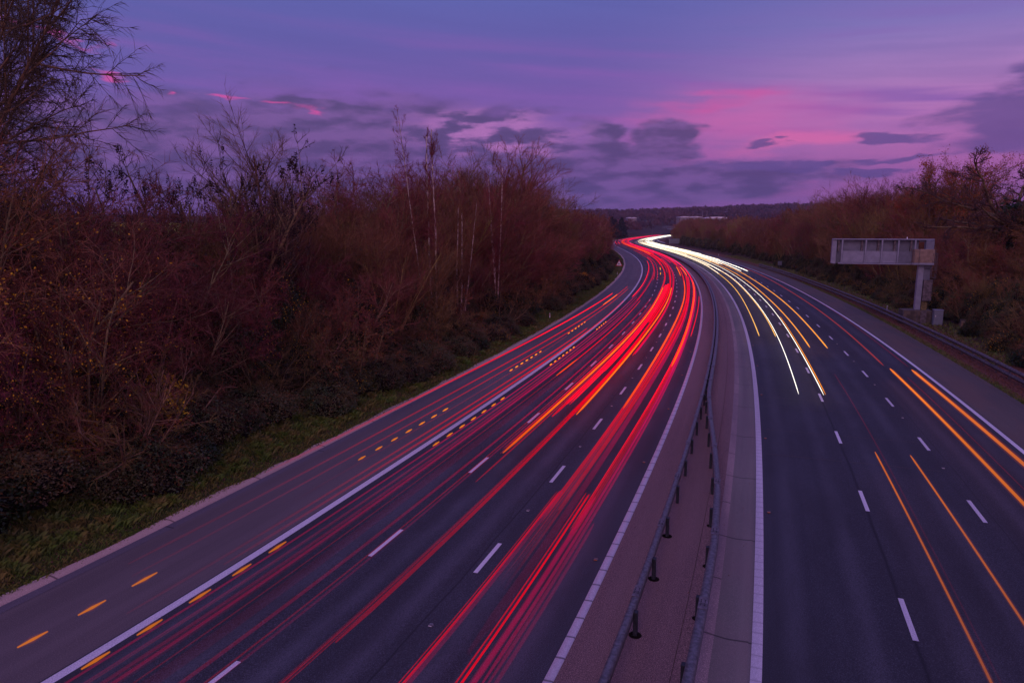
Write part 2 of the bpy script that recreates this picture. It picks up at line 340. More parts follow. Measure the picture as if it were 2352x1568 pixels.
def terrain_mat():
    m = bpy.data.materials.new('terrain'); m.use_nodes = True; t = NT(m.node_tree); b = t.n['Principled BSDF']
    uvn = t.new('ShaderNodeUVMap').outputs[0]; s3 = t.new('ShaderNodeSeparateXYZ'); t.l.new(uvn, s3.inputs[0]); u, v = s3.outputs[0], s3.outputs[1]
    co = t.new('ShaderNodeTexCoord').outputs['Object']
    n1 = t.noise(co, 0.8, 6.0, 0.65); n2 = t.noise(co, 6.0, 4.0, 0.6); n3 = t.noise(co, 0.012, 4.0, 0.5)
    wob = t.m('MULTIPLY', t.m('SUBTRACT', n1, 0.5), 2.2)
    uu = t.m('ADD', u, wob)
    grass = t.mix(t.mr(n2, 0.3, 0.7), (0.035, 0.050, 0.010), (0.080, 0.085, 0.020))
    soil = t.mix(t.mr(n2, 0.3, 0.7), (0.030, 0.018, 0.014), (0.070, 0.035, 0.025))
    litter = t.mix(t.mr(n2, 0.35, 0.65), (0.085, 0.035, 0.028), (0.20, 0.085, 0.06))
    field = t.mix(t.mr(n3, 0.35, 0.65), (0.34, 0.32, 0.03), (0.24, 0.24, 0.03))
    c = t.mix(t.mr(uu, -21.2, -22.6), grass, soil)
    c = t.mix(t.mr(u, -44, -50), c, field)
    c = t.mix(t.mr(uu, 17.35, 17.9), c, litter)
    c = t.mix(t.mr(uu, 20.5, 23.0), c, soil)
    c = t.mix(t.mr(u, 60, 90), c, (0.06, 0.035, 0.035))
    c = t.mix(t.mr(v, 700, 1000), c, (0.055, 0.035, 0.036))
    t.put(b.inputs['Base Color'], c); b.inputs['Roughness'].default_value = 1.0; b.inputs['Specular IOR Level'].default_value = 0.1
    bn = t.new('ShaderNodeBump'); bn.inputs['Strength'].default_value = 0.8; bn.inputs['Distance'].default_value = 0.08; t.put(bn.inputs['Height'], n2); t.l.new(bn.outputs[0], b.inputs['Normal'])
    return m

# ------------------------------------------------------------------ ground and road sheets
def build_ground():
    Y = np.concatenate([np.arange(-60, 200, 2.0), np.arange(200, 500, 6), np.arange(500, 1200, 20), np.arange(1200, 4200, 60)])
    A = np.concatenate([np.arange(17.0, 24, 0.7), np.arange(24, 44, 2), np.arange(44, 100, 8), np.arange(100, 400, 30), np.arange(400, 3200, 140)])
    O = np.concatenate([-A[::-1], [-9, 0, 9], A]); yy, oo = np.meshgrid(Y, O, indexing='ij')
    sl = xs(Y)[:, None]; q = np.sqrt(1 + sl * sl); X = xc(Y)[:, None] + oo * q
    Z = ground_z(oo, yy); V = np.stack([X, yy, Z], -1).reshape(-1, 3); UV = np.stack([oo, yy], -1).reshape(-1, 2)
    a, b = yy.shape; i = np.arange(a - 1)[:, None] * b + np.arange(b - 1)[None]; i = i.ravel()
    me = np_mesh('ground', V, np.stack([i, i + 1, i + b + 1, i + b], -1), terrain_mat(), UV, smooth=True)
    tag(link('ground', me), kind='structure')
build_ground()
def srange(s0, s1):
    out = [s0]; s = s0
    while s < s1: s = min(s1, s + (1.5 if s < 120 else 4 if s < 400 else 8)); out.append(s)
    return np.array(out)
def strip(name, s0, s1, cols, m, wav=None, kind='structure', parent=None, closed=False):
    """cols: list of (offset, z) across; wav: jitter amplitude of first column"""
    s = srange(s0, s1); n = len(s); k = len(cols); V = np.zeros((n, k, 3)); UV = np.zeros((n, k, 2))
    for j, (o, z) in enumerate(cols):
        of = np.full(n, float(o))
        if wav and j == 0:
            of = of + wav * (0.6 * np.sin(s * 1.3) * np.sin(s * 0.47 + 1) + 0.5 * np.sin(s * 2.9 + 2) * np.sin(s * 0.8))
        V[:, j] = P(s, of, z); UV[:, j, 0] = of; UV[:, j, 1] = s
    idx = np.arange(n - 1)[:, None] * k + np.arange(k - 1)[None]; idx = idx.ravel()
    me = np_mesh(name, V.reshape(-1, 3), np.stack([idx, idx + 1, idx + k + 1, idx + k], -1), m, UV.reshape(-1, 2))
    o = link(name, me, parent)
    if kind and parent is None: tag(o, kind=kind)
    return o
SE = 1080
strip('road_left_carriageway', -25, SE, [(-12.9, 0.0), (-7.5, 0.02), (-2.1, 0.0)], M['asph_l'])
strip('road_right_carriageway', -25, SE, [(2.3, 0.0), (8.2, 0.02), (14.2, 0.0)], M['asph_r'])
strip('hard_shoulder_left', -25, SE, [(-16.75, 0.0), (-12.9, 0.0)], M['shoulder_l'])
strip('drainage_channel_left', -25, SE, [(-17.55, 0.05), (-17.28, 0.05), (-17.0, -0.01), (-16.75, 0.0)], M['chan'], wav=0.2)
strip('channel_dark_strip_left', -25, 420, [(-17.08, 0.012), (-16.9, 0.004), (-16.72, 0.008)], M['chan_dark'])  # darker strip along the road side of the channel
strip('hard_shoulder_right', -25, SE, [(14.2, 0.0), (17.35, -0.005)], M['shoulder_r'])
strip('central_reserve', -25, SE, [(-1.92, 0.05), (0.55, 0.05)], M['median'])
strip('central_reserve_kerb', -25, SE, [(-2.17, 0.0), (-2.15, 0.06), (-1.94, 0.07), (-1.92, 0.045)], M['kerbwhite'])
strip('central_reserve_slab', -25, SE, [(0.56, 0.045), (0.6, 0.062), (1.0, 0.065), (1.08, 0.06)], M['median'])
strip('drain_lip', -25, SE, [(1.08, 0.06), (1.36, 0.02)], M['drain_pale'])
strip('drain_slab', -25, SE, [(1.36, 0.02), (1.62, -0.015), (1.78, -0.015), (2.18, 0.01), (2.2, -0.01), (2.3, -0.01)], M['drain'])
strip('edge_line_median_right', -25, SE, [(2.27, 0.006), (2.29, 0.016), (2.51, 0.016), (2.53, 0.006)], M['ribwhite'])
strip('edge_line_left', -25, SE, [(-12.84, 0.006), (-12.56, 0.006)], M['paint'])
strip('edge_line_right', -25, SE, [(13.92, 0.006), (14.14, 0.006)], M['paint'])
def dashes(name, off, s0, s1, mod=8.35, ln=2.1, w_=0.14):
    V = []; Q = []; UV = []; k = 0; s = s0
    while s < s1:
        for a in (s, s + ln):
            p = P(np.array([a, a]), np.array([off - w_ / 2, off + w_ / 2]), 0.024 if abs(off) < 13 else 0.01)
            V += [p[0], p[1]]; UV += [(off - w_ / 2, a), (off + w_ / 2, a)]
        Q.append((k, k + 1, k + 3, k + 2)); k += 4; s += mod
    tag(link(name, np_mesh(name, np.array(V), np.array(Q), M['paint'], np.array(UV))), kind='structure')
# dashes sit where the photograph has them
dashes('lane_dashes_left_inner', -5.64, 18.8 - 7.95 * 2, 700, 7.95)
dashes('lane_dashes_left_outer', -9.2, 18.6 - 8.05 * 2, 700, 8.05)
dashes('lane_dashes_right_inner', 6.15, 19.5 - 8.4 * 2, 700, 8.4)
dashes('lane_dashes_right_outer', 9.92, 28.2 - 8.28 * 3, 700, 8.28)
# saw-cut lines across the right carriageway
tl = []
for k, s in enumerate((33.5, 37.6, 42.5, 44.8, 47.2, 50.0, 53.0, 57.0, 61.5)):
    for a, b in ((2.7, 5.9), (6.2, 9.7))[:(2 if k < 5 else 1)]:
        tl.append((s, a, b))
V = []; Q = []
for i, (s, a, b) in enumerate(tl):
    V += list(P(np.array([s, s, s + .03, s + .03]), np.array([a, b, b, a]), 0.028)); Q.append((4 * i, 4 * i + 1, 4 * i + 2, 4 * i + 3))
tag(link('road_sensor_cuts', np_mesh('road_sensor_cuts', np.array(V), np.array(Q), M['shoulder_r'])), kind='structure')

# ------------------------------------------------------------------ safety barriers
def swept(name, prof, s0, s1, offf, m, parent, step=None):
    s = srange(s0, s1); n = len(s); k = len(prof)
    V = np.zeros((n, k, 3))
    for j, (o, z) in enumerate(prof): V[:, j] = P(s, offf(s) + o, z)
    idx = (np.arange(n - 1)[:, None] * k + np.arange(k)[None]).ravel(); nx = (np.arange(n - 1)[:, None] * k + (np.arange(k)[None] + 1) % k).ravel()
    Q = np.stack([idx, nx, nx + k, idx + k], -1)
    return link(name, np_mesh(name, V.reshape(-1, 3), Q, m), parent)
def barrier(name, label, s0, s1, offf, postdo, side, pitch=3.02, sp0=0.0, heights=(0.62,), group='steel safety barriers', steel='steel', postm='steel_d', ph=0.71, pr=0.075, rust=True, bw=0.16, boxy=False):
    root = empty(name, tuple(P(np.array([max(s0, 12)]), offf(np.array([max(s0, 12)])), 0)[0])); tag(root, label, 'barrier', group)
    inv = Matrix.Translation(-root.location)
    parts = []
    for h in heights:   # corrugated beam: a W section with real thickness
        d = bw * side      # open box beam
        prof = [(0, h - .10), (0, h - .15), (.4 * d, h - .13), (.45 * d, h - .07), (.9 * d, h - .05), (d, h), (.9 * d, h + .06), (.45 * d, h + .08), (.4 * d, h + .13), (0, h + .15), (0, h + .12), (-.3 * d, h + .10), (-.3 * d, h - .10)]
        if boxy: prof = [(-.5 * d, h - .13), (.5 * d, h - .15), (.56 * d, h - .02), (.5 * d, h + .13), (.1 * d, h + .15), (-.5 * d, h + .14)]
        parts.append(swept('beam', prof, s0, s1, offf, M[steel], None))
    pm = MB()
    for i, a in enumerate((0,)): pm.box(-pr * .7, pr * .7, -pr, pr, -0.1, ph, 0.008)
    pmesh = pm.mesh('post', M[postm])
    fm = MB(); fm.tube((0, 0, 0.052), (0, 0, 0.066), 0.17, 0.13, 12); fmesh = fm.mesh('post_foot', M['core'])  # flat dark disc round the base of a post
    k = 0; s = s0 + sp0
    while s < s1 and k < 100:
        sa = np.array([s]); p = P(sa, offf(sa) + postdo, 0)[0]
        o = link('post', pmesh); o.location = p; o.rotation_euler = (0, 0, -heading(s)); parts.append(o); k += 1
        if rust and k < 16:
            f = link('post_foot', fmesh, o)
        s += pitch * (1 if s < 90 else 1.0)
    if boxy:
        bm_ = MB(); bm_.tube((0, 0, 0), (0, 0, .012), .014, n=6); bolt = bm_.mesh('bolt', M['black']); lp = MB(); lp.box(-bw * .52, bw * .52, -.3, .3, -.006, .0); lap = lp.mesh('lap_joint', M['steel_old'])
        for k2 in range(9):
            sj = np.array([13.6 + 3.02 * 1.5 * k2]); p = P(sj, offf(sj), 0)[0]; o = link('lap_joint', lap); o.location = (p[0], p[1], heights[0] + .158); o.rotation_euler = (0, 0, -heading(float(sj[0]))); parts.append(o)
            if k2 < 4:
                for dx_ in (-.05, .05):
                    for dy_ in (-.12, -.04, .06, .13): b_ = link('bolt', bolt, o); b_.location = (dx_, dy_, 0)
    if s < s1:   # the rest of the row, too small to tell apart
        r = MB()
        while s < s1:
            p = P(np.array([s]), offf(np.array([s])) + postdo, 0)[0]; r.box(p[0] - .05, p[0] + .05, p[1] - .06, p[1] + .06, -.1, ph); s += pitch * 1.5
        parts.append(tag(r.build('distant_posts', M[postm]), kind='stuff'))
    for o in parts:
        o.parent = root; o.matrix_parent_inverse = inv
    return root
barrier('guardrail', 'steel guardrail on the left of the central reserve, its face towards the red light trails', -20, 700, lambda s: np.full_like(s, -0.66), 0.135, -1, sp0=1.0, boxy=True, bw=.17)
def railR(s): return np.interp(s, [-30, 5, 14, 22, 27, 31.5, 36, 42, 48, 1200], [0.7, 0.85, 1.02, 1.06, 0.86, 0.5, 0.08, -0.33, -0.38, -0.38])
barrier('guardrail', 'steel guardrail on the right of the central reserve bending in to join the other', -20, 700, railR, -0.16, 1, sp0=2.3, boxy=True, bw=.22)
def rail5(s): return np.interp(s, [0, 40, 60, 90, 130, 190, 260], [19.3, 19.0, 18.9, 18.6, 18.0, 17.5, 17.2])
barrier('guardrail', 'weathered two-rail barrier behind the leaf-strewn edge of the right hard shoulder', 25, 190, rail5, 0.16, -1, sp0=1.5, heights=(0.36, 0.78), steel='steel_old', postm='steel_old', ph=0.86, pitch=2.4, rust=False, bw=.1)
barrier('guardrail', 'far steel barrier by the grey sign where the right carriageway bends away', 285, 430, lambda s: np.full_like(s, 16.9), 0.16, -1, sp0=1.5, pitch=4, rust=False)

# ------------------------------------------------------------------ traffic light trails (long exposure): tubes of light at lamp height
EM = {}; SOFT = 0.30; GAIN = 0.58
def glow(color, strength, soft=1.0):
    key = (color, round(strength, 3), soft)
    if key in EM: return EM[key]
    m = bpy.data.materials.new('light_%d' % len(EM)); m.use_nodes = True; t = NT(m.node_tree); t.n.clear()
    e = t.new('ShaderNodeEmission'); t.put(e.inputs[0], color)
    uvn = t.new('ShaderNodeUVMap').outputs[0]; s3 = t.new('ShaderNodeSeparateXYZ'); t.l.new(uvn, s3.inputs[0]); v = s3.outputs[1]
    f = t.mr(v, 14, 58, soft * SOFT, 1.0)      # lamps look dimmer from above: baked in by distance along the road
    n = t.noise(t.comb(0.0, t.m('MULTIPLY', v, 0.15), float(len(EM))), 1.0, 2.0); f = t.m('MULTIPLY', f, t.m('MULTIPLY_ADD', n, 0.6, 0.7))
    t.put(e.inputs[1], t.m('MULTIPLY', f, strength * GAIN)); tr = t.new('ShaderNodeBsdfTransparent'); g = t.m('SUBTRACT', 1.0, t.m('MULTIPLY', t.m('MINIMUM', t.m('MULTIPLY', f, strength * 1.6), 1.0), 0.42)); t.put(tr.inputs[0], t.comb(g, g, g))
    a = t.new('ShaderNodeAddShader'); t.l.new(e.outputs[0], a.inputs[0]); t.l.new(tr.outputs[0], a.inputs[1])
    o = t.new('ShaderNodeOutputMaterial'); t.l.new(a.outputs[0], o.inputs[0]); EM[key] = m; return m
def streak(name, off, z, r, s0, s1, m, parent, drift=0.0, dash=None, n=6, flat=1.0):
    segs = []
    if dash:
        s = s0
        for k, (a, b) in enumerate(dash): segs.append((a, b))
    else: segs = [(s0, s1)]
    Vs = []; Qs = []; UVs = []; base = 0
    for a, b in segs:
        s = srange(a, b) if b - a > 3 else np.array([a, (a + b) / 2, b]); k = len(s); th = np.arange(n) * 2 * pi / n
        V = np.zeros((k, n, 3)); dr = drift * (s - a)
        wob = 0.05 * np.sin(s * 0.09 + off * 3) + 0.04 * np.sin(s * 0.031 + off)
        rr = np.full(k, r); rr[0] *= 0.4; rr[-1] *= 0.4
        for j in range(n): V[:, j] = P(s, off + dr + wob + rr * cos(th[j]) * flat, 0); V[:, j, 2] = z + rr * sin(th[j])
        UV = np.stack([np.zeros((k, n)), np.repeat(s[:, None], n, 1)], -1)
        i = (np.arange(k - 1)[:, None] * n + np.arange(n)[None]).ravel() + base; j = (np.arange(k - 1)[:, None] * n + (np.arange(n)[None] + 1) % n).ravel() + base
        Vs.append(V.reshape(-1, 3)); UVs.append(UV.reshape(-1, 2)); Qs.append(np.stack([i, j, j + n, i + n], -1)); base += k * n
    me = np_mesh(name, np.concatenate(Vs), np.concatenate(Qs), m, np.concatenate(UVs), smooth=True)
    o = link(name, me, parent); return o
RED = (1.0, 0.0, 0.015); MAG = (1.0, 0.0, 0.13); ORA = (1.0, 0.13, 0.0); YEL = (1.0, 0.30, 0.0); AMB = (1.0, 0.25, 0.0); WARM = (1.0, 0.78, 0.50); WHT = (1.0, 0.92, 0.80)
def trail(label, lamps, s0, s1, group=None, soft=0.25, name='light_trail'):
    root = empty(name, tuple(P(np.array([s0]), np.array([lamps[0][0]]), 0)[0])); tag(root, label, 'light trail', group)
    inv = Matrix.Translation(-root.location)
    for L in lamps:
        off, z, r, c, st = L[:5]; ex = L[5] if len(L) > 5 else {}
        a0, b0 = ex.get('s0', s0), ex.get('s1', s1)
        if r >= .08 and st >= .5 and a0 < 60 and 'dash' not in ex:      # near the camera a lamp's trail is seen to be made of fine strands
            nst = int(4 + r * 50); rg = random.Random(int(off * 1000) + int(a0))
            for q in range(nst):
                oq = off + r * 1.15 * ((q + .5) / nst * 2 - 1) + rg.uniform(-.3, .3) * r / nst
                o = streak('strand', oq, z + rg.uniform(-.04, .04), r / nst * rg.uniform(.35, 1.15), a0 + rg.uniform(0, 1.0), b0 - rg.uniform(0, 1.5), glow(c, round(st * rg.choice([.6, 1.0, 1.5, 2.1]), 2), ex.get('soft', soft)), root)
                o.matrix_parent_inverse = inv
            continue
        if c[1] > .12 and st < 3 and z < 1.5 and a0 < 60 and c[1] < .35:  # wider faint tubes added round orange lamps to imitate camera bloom
            for a_, b_ in (ex.get('dash') or [(a0, b0)]):
                o = streak('bloom_tube', off, z, r * 2.1, a_, b_, glow((1.0, c[1] * .6, 0.0), round(st * .09, 3), 1.0), root); o.matrix_parent_inverse = inv
        for a_, b_ in (ex.get('dash') or [(ex.get('s0', s0), ex.get('s1', s1))]):
            o = streak('flash' if 'dash' in ex else 'streak', off, z, r, a_, b_, glow(c, st, ex.get('soft', soft)), root)
            o.matrix_parent_inverse = inv
    return root
GR = 'red tail light trails on the left carriageway'; GW = 'headlight trails on the right carriageway'
# lane 3 (nearest the central reserve)
trail('bright red and orange trail beside the white kerb of the central reserve', [(-4.4, .9, .08, RED, .9, dict(s0=21, s1=720)), (-4.38, .92, .05, ORA, 1.3, dict(s0=36, s1=128)), (-3.08, .9, .10, RED, 1.7, dict(s0=20, s1=720)), (-3.1, .8, .07, MAG, .7, dict(s0=12, s1=24)), (-3.06, .92, .055, ORA, 1.2, dict(s0=48, s1=128))], 10, 720, GR, soft=.55)
trail('broad pinkish red trail in the middle of the lane nearest the central reserve', [(-3.86, 1.3, .22, RED, .75, dict(soft=.03, s1=134)), (-3.75, .8, .12, MAG, .35, dict(s0=14, soft=.15, s1=700)), (-4.0, 1.0, .04, RED, .8, dict(s0=22, soft=.3, s1=600))], 16, 134, GR)
trail('pair of crimson trails that start part way down the innermost lane', [(-4.55, .85, .012, RED, 1.1), (-4.50, .88, .008, RED, .8), (-4.44, .9, .07, MAG, .14), (-4.66, .8, .010, RED, .7), (-4.60, .8, .006, RED, .9), (-3.34, .85, .03, RED, 1.3), (-3.44, .9, .02, RED, .8), (-3.28, .9, .008, RED, 1.3), (-3.17, .75, .07, MAG, .14)], -20, 24, GR, soft=1.6)
trail('faint magenta trail close beside the innermost orange and red trail', [(-2.98, .7, .05, MAG, .8), (-2.86, .7, .05, MAG, .5), (-2.72, .7, .05, MAG, .35, dict(s0=12, s1=22))], 13, 170, GR, soft=.5)
trail('thin red trail closest to the white kerb', [(-2.5, .9, .035, RED, 1.2)], 62, 99, GR)
trail('short orange brake trail in the innermost lane at the bend', [(-4.75, .9, .10, ORA, 1.3), (-3.7, .9, .10, ORA, 1.3)], 140, 172, GR)
# lane 2
trail('brightest orange and red trail in the middle lane of the left carriageway', [(-7.75, .95, .045, ORA, 2.2, dict(s0=27, s1=112)), (-7.9, .9, .10, RED, 1.1, dict(s0=27)), (-6.45, .92, .045, ORA, 2.2, dict(s0=34, s1=112)), (-6.78, .9, .08, RED, .75, dict(s0=-20)), (-6.72, .9, .12, RED, .7, dict(s0=33)), (-6.62, .95, .05, RED, 1.2, dict(s0=13, s1=60))], -20, 760, GR, soft=.35)
trail('wide solid red trail filling the left half of the middle lane', [(-7.45, .8, .14, RED, 1.5, dict(s0=36)), (-7.2, 1.0, .12, RED, 1.3, dict(s0=44)), (-7.62, .7, .07, RED, 1.2), (-7.0, .9, .09, RED, 1.0, dict(s0=70, s1=119))], 34, 119, GR)
trail('red trail along the right half of the middle lane ending by the dashes', [(-6.25, .8, .06, RED, .9), (-6.1, .9, .045, MAG, .8), (-6.9, .7, .05, RED, .6)], 52, 220, GR)
trail('thin magenta trails just right of the first row of lane dashes', [(-8.38, .85, .02, RED, .5), (-8.28, .8, .03, MAG, .25), (-7.75, .75, .03, RED, .6, dict(s0=24))], -20, 88, GR, soft=.5)
trail('dim magenta pair lying over the first row of lane dashes', [(-8.72, .9, .03, MAG, .35), (-8.83, .85, .014, RED, .4)], -20, 96, GR, soft=.5)
trail('pinkish yellow trail in the middle lane far round the bend', [(-7.4, 1.0, .16, ORA, .9), (-6.2, 1.0, .14, RED, 1.2)], 250, 520, GR)
trail('pair of short crimson trails ending in the middle lane near the bend', [(-7.2, .8, .05, RED, .9), (-6.6, .8, .05, RED, .8)], 150, 260, GR)
# lane 1
trail('curved red pair in the left lane that crosses the white edge line', [(-11.0, .9, .026, MAG, .6, dict(s0=-20, s1=165)), (-11.2, .95, .05, RED, 1.8, dict(s0=95, s1=200)), (-10.15, .9, .035, MAG, .5, dict(s0=-20, s1=225)), (-10.3, .95, .035, MAG, .28, dict(s0=-20, s1=150)), (-9.85, .8, .016, RED, .35, dict(s0=-20, s1=88)), (-10.15, .95, .045, RED, .8, dict(s0=90, s1=225))], -20, 235, GR, soft=.5)
trail('thin crimson pair ending in the left lane below the bend', [(-9.95, .85, .04, RED, .9), (-9.3, .85, .04, RED, .9)], 128, 225, GR)
trail('short red trail in the left lane with an orange end', [(-9.8, .85, .035, RED, .9), (-9.82, .85, .03, ORA, 1.3, dict(s1=49))], 43, 92, GR)
trail('thin magenta trail in the left lane beside the white edge line', [(-10.75, .85, .02, MAG, .35), (-10.62, .9, .012, RED, .3)], -20, 96, GR, soft=.5)
trail('very faint wine red trail in the left lane', [(-9.6, .7, .12, MAG, .05), (-10.45, .7, .10, MAG, .06)], -20, 60, GR, soft=.8)
trail('first red pair at the far left of the bend', [(-11.9, .9, .12, RED, 2.0)], 405, 480, GR)
trail('second red pair at the far left of the bend', [(-10.0, .9, .12, RED, 1.8)], 405, 480, GR)
trail('crimson marker trail in the left lane at the top of the bend', [(-10.2, .8, .04, RED, .8), (-9.2, .8, .04, MAG, .8)], 210, 300, GR)
for k, (o, z, c, st, a, b) in enumerate([(-7.0, .9, RED, 1.1, 200, 860), (-8.1, .9, RED, 1.0, 180, 800), (-5.2, .9, MAG, .9, 190, 800), (-4.0, .9, RED, 1.4, 180, 900), (-3.2, .9, MAG, 1.3, 180, 860), (-9.2, .9, RED, .9, 480, 900), (-11.5, .9, MAG, .9, 500, 930)]):
    trail(['red', 'crimson', 'magenta', 'bright red', 'bright magenta', 'dull red', 'faint magenta'][k] + ' trail round the far bend, ' + ['fourth', 'third', 'fifth', 'sixth', 'seventh', 'second', 'first'][k] + ' from the outer edge', [(o, z, .085, c, st)], a, b, GR)
# high marker lamps of lorries
trail('bright red high marker trail running along the left kerb', [(-11.75, 3.0, .04, RED, 1.5, dict(soft=.06))], 17, 78, GR)
trail('second high red marker trail over the hard shoulder with an orange end', [(-11.9, 2.3, .03, RED, .8), (-12.0, 2.3, .04, ORA, 1.6, dict(s0=72, s1=84)), (-11.8, 2.0, .025, RED, .7)], 12, 96, GR, soft=.12)
trail('faint red trail over the middle of the hard shoulder', [(-12.15, .95, .035, RED, .75)], 12, 64, GR, soft=.1)
trail('faintest red trail just left of the white edge line', [(-11.75, .95, .04, RED, .85)], 15, 90, GR, soft=.1)
trail('wisp of red over the hard shoulder near the kerb', [(-13.1, .8, .02, RED, .2)], 20, 60, GR, soft=.1)
# amber indicator flashes, left and right lamp of one lorry
DA = [(9.85, 10.6), (11.4, 12.2), (13.0, 13.85)] + [(24.0 + 1.34 * k, 24.55 + 1.36 * k) for k in range(7)] + [(42.7 + 1.2 * k, 43.35 + 1.2 * k) for k in range(7)] + [(59.7 + 1.5 * k, 60.5 + 1.5 * k) for k in range(6)]
DB = [(9.9, 10.62), (11.35, 12.1), (12.95, 13.7), (14.5, 15.25), (16.0, 16.8)] + [(26.7 + 1.42 * k, 27.35 + 1.42 * k) for k in range(7)] + [(45.4 + 1.2 * k, 46.05 + 1.2 * k) for k in range(7)] + [(62.9 + 1.3 * k, 63.6 + 1.3 * k) for k in range(5)]
trail('row of amber indicator flashes over the left hard shoulder', [(-13.02, 1.0, .035, AMB, 1.9, dict(dash=DA, soft=.8))], 9, 69, 'amber indicator flashes')
trail('row of amber indicator flashes beside the left white edge line', [(-11.0, 1.0, .035, AMB, 1.9, dict(dash=DB, soft=.8))], 9, 69, 'amber indicator flashes')
trail('two yellow flashes between the middle lanes at the bend', [(-8.7, 1.0, .07, YEL, 1.6, dict(dash=[(141, 148), (156, 167)]))], 141, 167, 'amber indicator flashes')
# right carriageway: headlights
trail('long white trail pair ending nearest in the innermost lane of the right carriageway', [(4.72, .7, .024, WHT, 2.4, dict(s0=43.3, s1=480)), (6.0, .7, .024, WHT, 2.4, dict(s0=43.5, s1=480)), (6.12, .72, .026, YEL, 1.4, dict(s0=43.6, s1=80))], 43, 480, GW, soft=1)
trail('golden white pair that ends higher up in the innermost lane', [(3.27, .7, .04, (1, .50, .10), 1.5, dict(s1=560)), (4.58, .7, .04, (1, .50, .10), 1.5, dict(s1=560))], 65.4, 560, GW, soft=1)
trail('golden pair in the middle lane of the right carriageway', [(6.83, .7, .05, (1, .34, .035), 1.3, dict(s1=420)), (8.28, .7, .05, (1, .34, .035), 1.3, dict(s1=420))], 60.4, 420, GW, soft=1)
trail('short white pair ending beside the right white edge line', [(10.35, .7, .06, WHT, 3.4), (9.0, .7, .05, WHT, 2.8)], 161, 640, GW, soft=1)
trail('nearest orange pair at the bottom right of the right carriageway', [(7.1, .7, .030, (1, .22, .02), 1.2), (8.46, .7, .030, (1, .22, .02), 1.2)], -20, 33.2, GW, soft=.6)
trail('thick orange pair beside the right white edge line', [(11.2, .7, .055, (1, .22, .02), 1.2), (12.58, .7, .065, (1, .21, .03), 1.0)], -20, 53, GW, soft=.7)
trail('dull red trail continuing beyond the thick orange pair', [(10.85, .9, .05, (1, .08, .04), .22), (12.35, .9, .03, RED, .07)], 53, 170, GW, soft=1)
trail('very thin red trail beside the thick orange pair', [(11.55, .8, .010, RED, .2), (7.3, .7, .02, RED, .09)], -20, 50, GW, soft=.6)
far = [(3.3, 150, 900, WHT, .11), (3.9, 180, 900, WARM, .10), (4.6, 160, 900, WHT, .12), (5.3, 250, 900, WARM, .10), (6.5, 200, 900, (1, .5, .12), .08), (7.3, 190, 880, WARM, .10), (8.2, 190, 900, WHT, .12), (9.0, 205, 900, WARM, .11), (10.2, 205, 930, WHT, .14), (10.9, 215, 930, WARM, .12), (11.6, 260, 930, WHT, .14), (12.4, 290, 930, WARM, .12), (5.9, 330, 900, WHT, .12), (9.6, 300, 930, WHT, .13), (12.9, 330, 930, WHT, .12), (8.6, 300, 900, WHT, .13)]
for k, (o, a, b, c, r) in enumerate(far):
    trail('white and gold headlight trail merging with others round the far bend', [(o, .7, r * .5, c, 2.4)], a, b, 'merging headlight trails at the far bend', soft=1)

# ------------------------------------------------------------------ vegetation generator
def bundle(rng, start, d, length, r0, K, wig, up, r1=0.25, bias=None):
    N = len(start); nodes = np.zeros((N, K, 3)); nodes[:, 0] = start; dd = d / np.linalg.norm(d, axis=1)[:, None]
    dirs = np.zeros((N, K, 3)); dirs[:, 0] = dd; st = (length / (K - 1))[:, None]
    for k in range(1, K):
        dd = dd + rng.normal(0, wig, (N, 3)); dd[:, 2] += up
        if bias is not None: dd = dd + np.array(bias)
        dd /= np.linalg.norm(dd, axis=1)[:, None]; nodes[:, k] = nodes[:, k - 1] + dd * st; dirs[:, k] = dd
    rad = r0[:, None] * np.linspace(1, r1, K)[None] ** 1.0
    return dict(p=nodes, d=dirs, r=rad, L=length)
def kids(rng, B, n, t0, t1, ang, angv, lf, rf, K, wig, up, minr=0.0, taper=0.55, bias=None):
    N, KK = B['r'].shape; idx = np.repeat(np.arange(N), n); t = rng.uniform(t0, t1, len(idx)); f = t * (KK - 1); i = np.minimum(f.astype(int), KK - 2); g = (f - i)[:, None]
    p = B['p'][idx, i] * (1 - g) + B['p'][idx, i + 1] * g; d = B['d'][idx, i + 1]; r = B['r'][idx, i] * (1 - g[:, 0]) + B['r'][idx, i + 1] * g[:, 0]
    a = rng.normal(0, 1, d.shape); a -= (a * d).sum(1)[:, None] * d; a /= np.linalg.norm(a, axis=1)[:, None]
    th = np.radians(rng.normal(ang, angv, len(idx)))[:, None]; nd = d * np.cos(th) + a * np.sin(th)
    L = B['L'][idx] * lf * (1 - taper * t) * rng.uniform(0.6, 1.15, len(idx)); rr = np.maximum(np.minimum(r * rf, r * 0.9), minr)
    return bundle(rng, p, nd, L, rr, K, wig, up, bias=bias)
def skin(B, sides, k=1.0):
    N, K = B['r'].shape; d = B['d']; ref = np.where(np.abs(d[..., 2:3]) > 0.9, np.array([1.0, 0, 0]), np.array([0, 0, 1.0]))
    a = np.cross(d, ref); a /= np.linalg.norm(a, axis=-1)[..., None]; b = np.cross(d, a); V = np.zeros((N, K, sides, 3))
    for j in range(sides):
        t = 2 * pi * j / sides; V[:, :, j] = B['p'] + (a * cos(t) + b * sin(t)) * (B['r'][..., None] * k)
    base = (np.arange(N)[:, None, None] * K + np.arange(K - 1)[None, :, None]) * sides; j = np.arange(sides)[None, None]; jn = (j + 1) % sides
    Q = np.stack(np.broadcast_arrays(base + j, base + jn, base + sides + jn, base + sides + j), -1).reshape(-1, 4)
    return V.reshape(-1, 3), Q
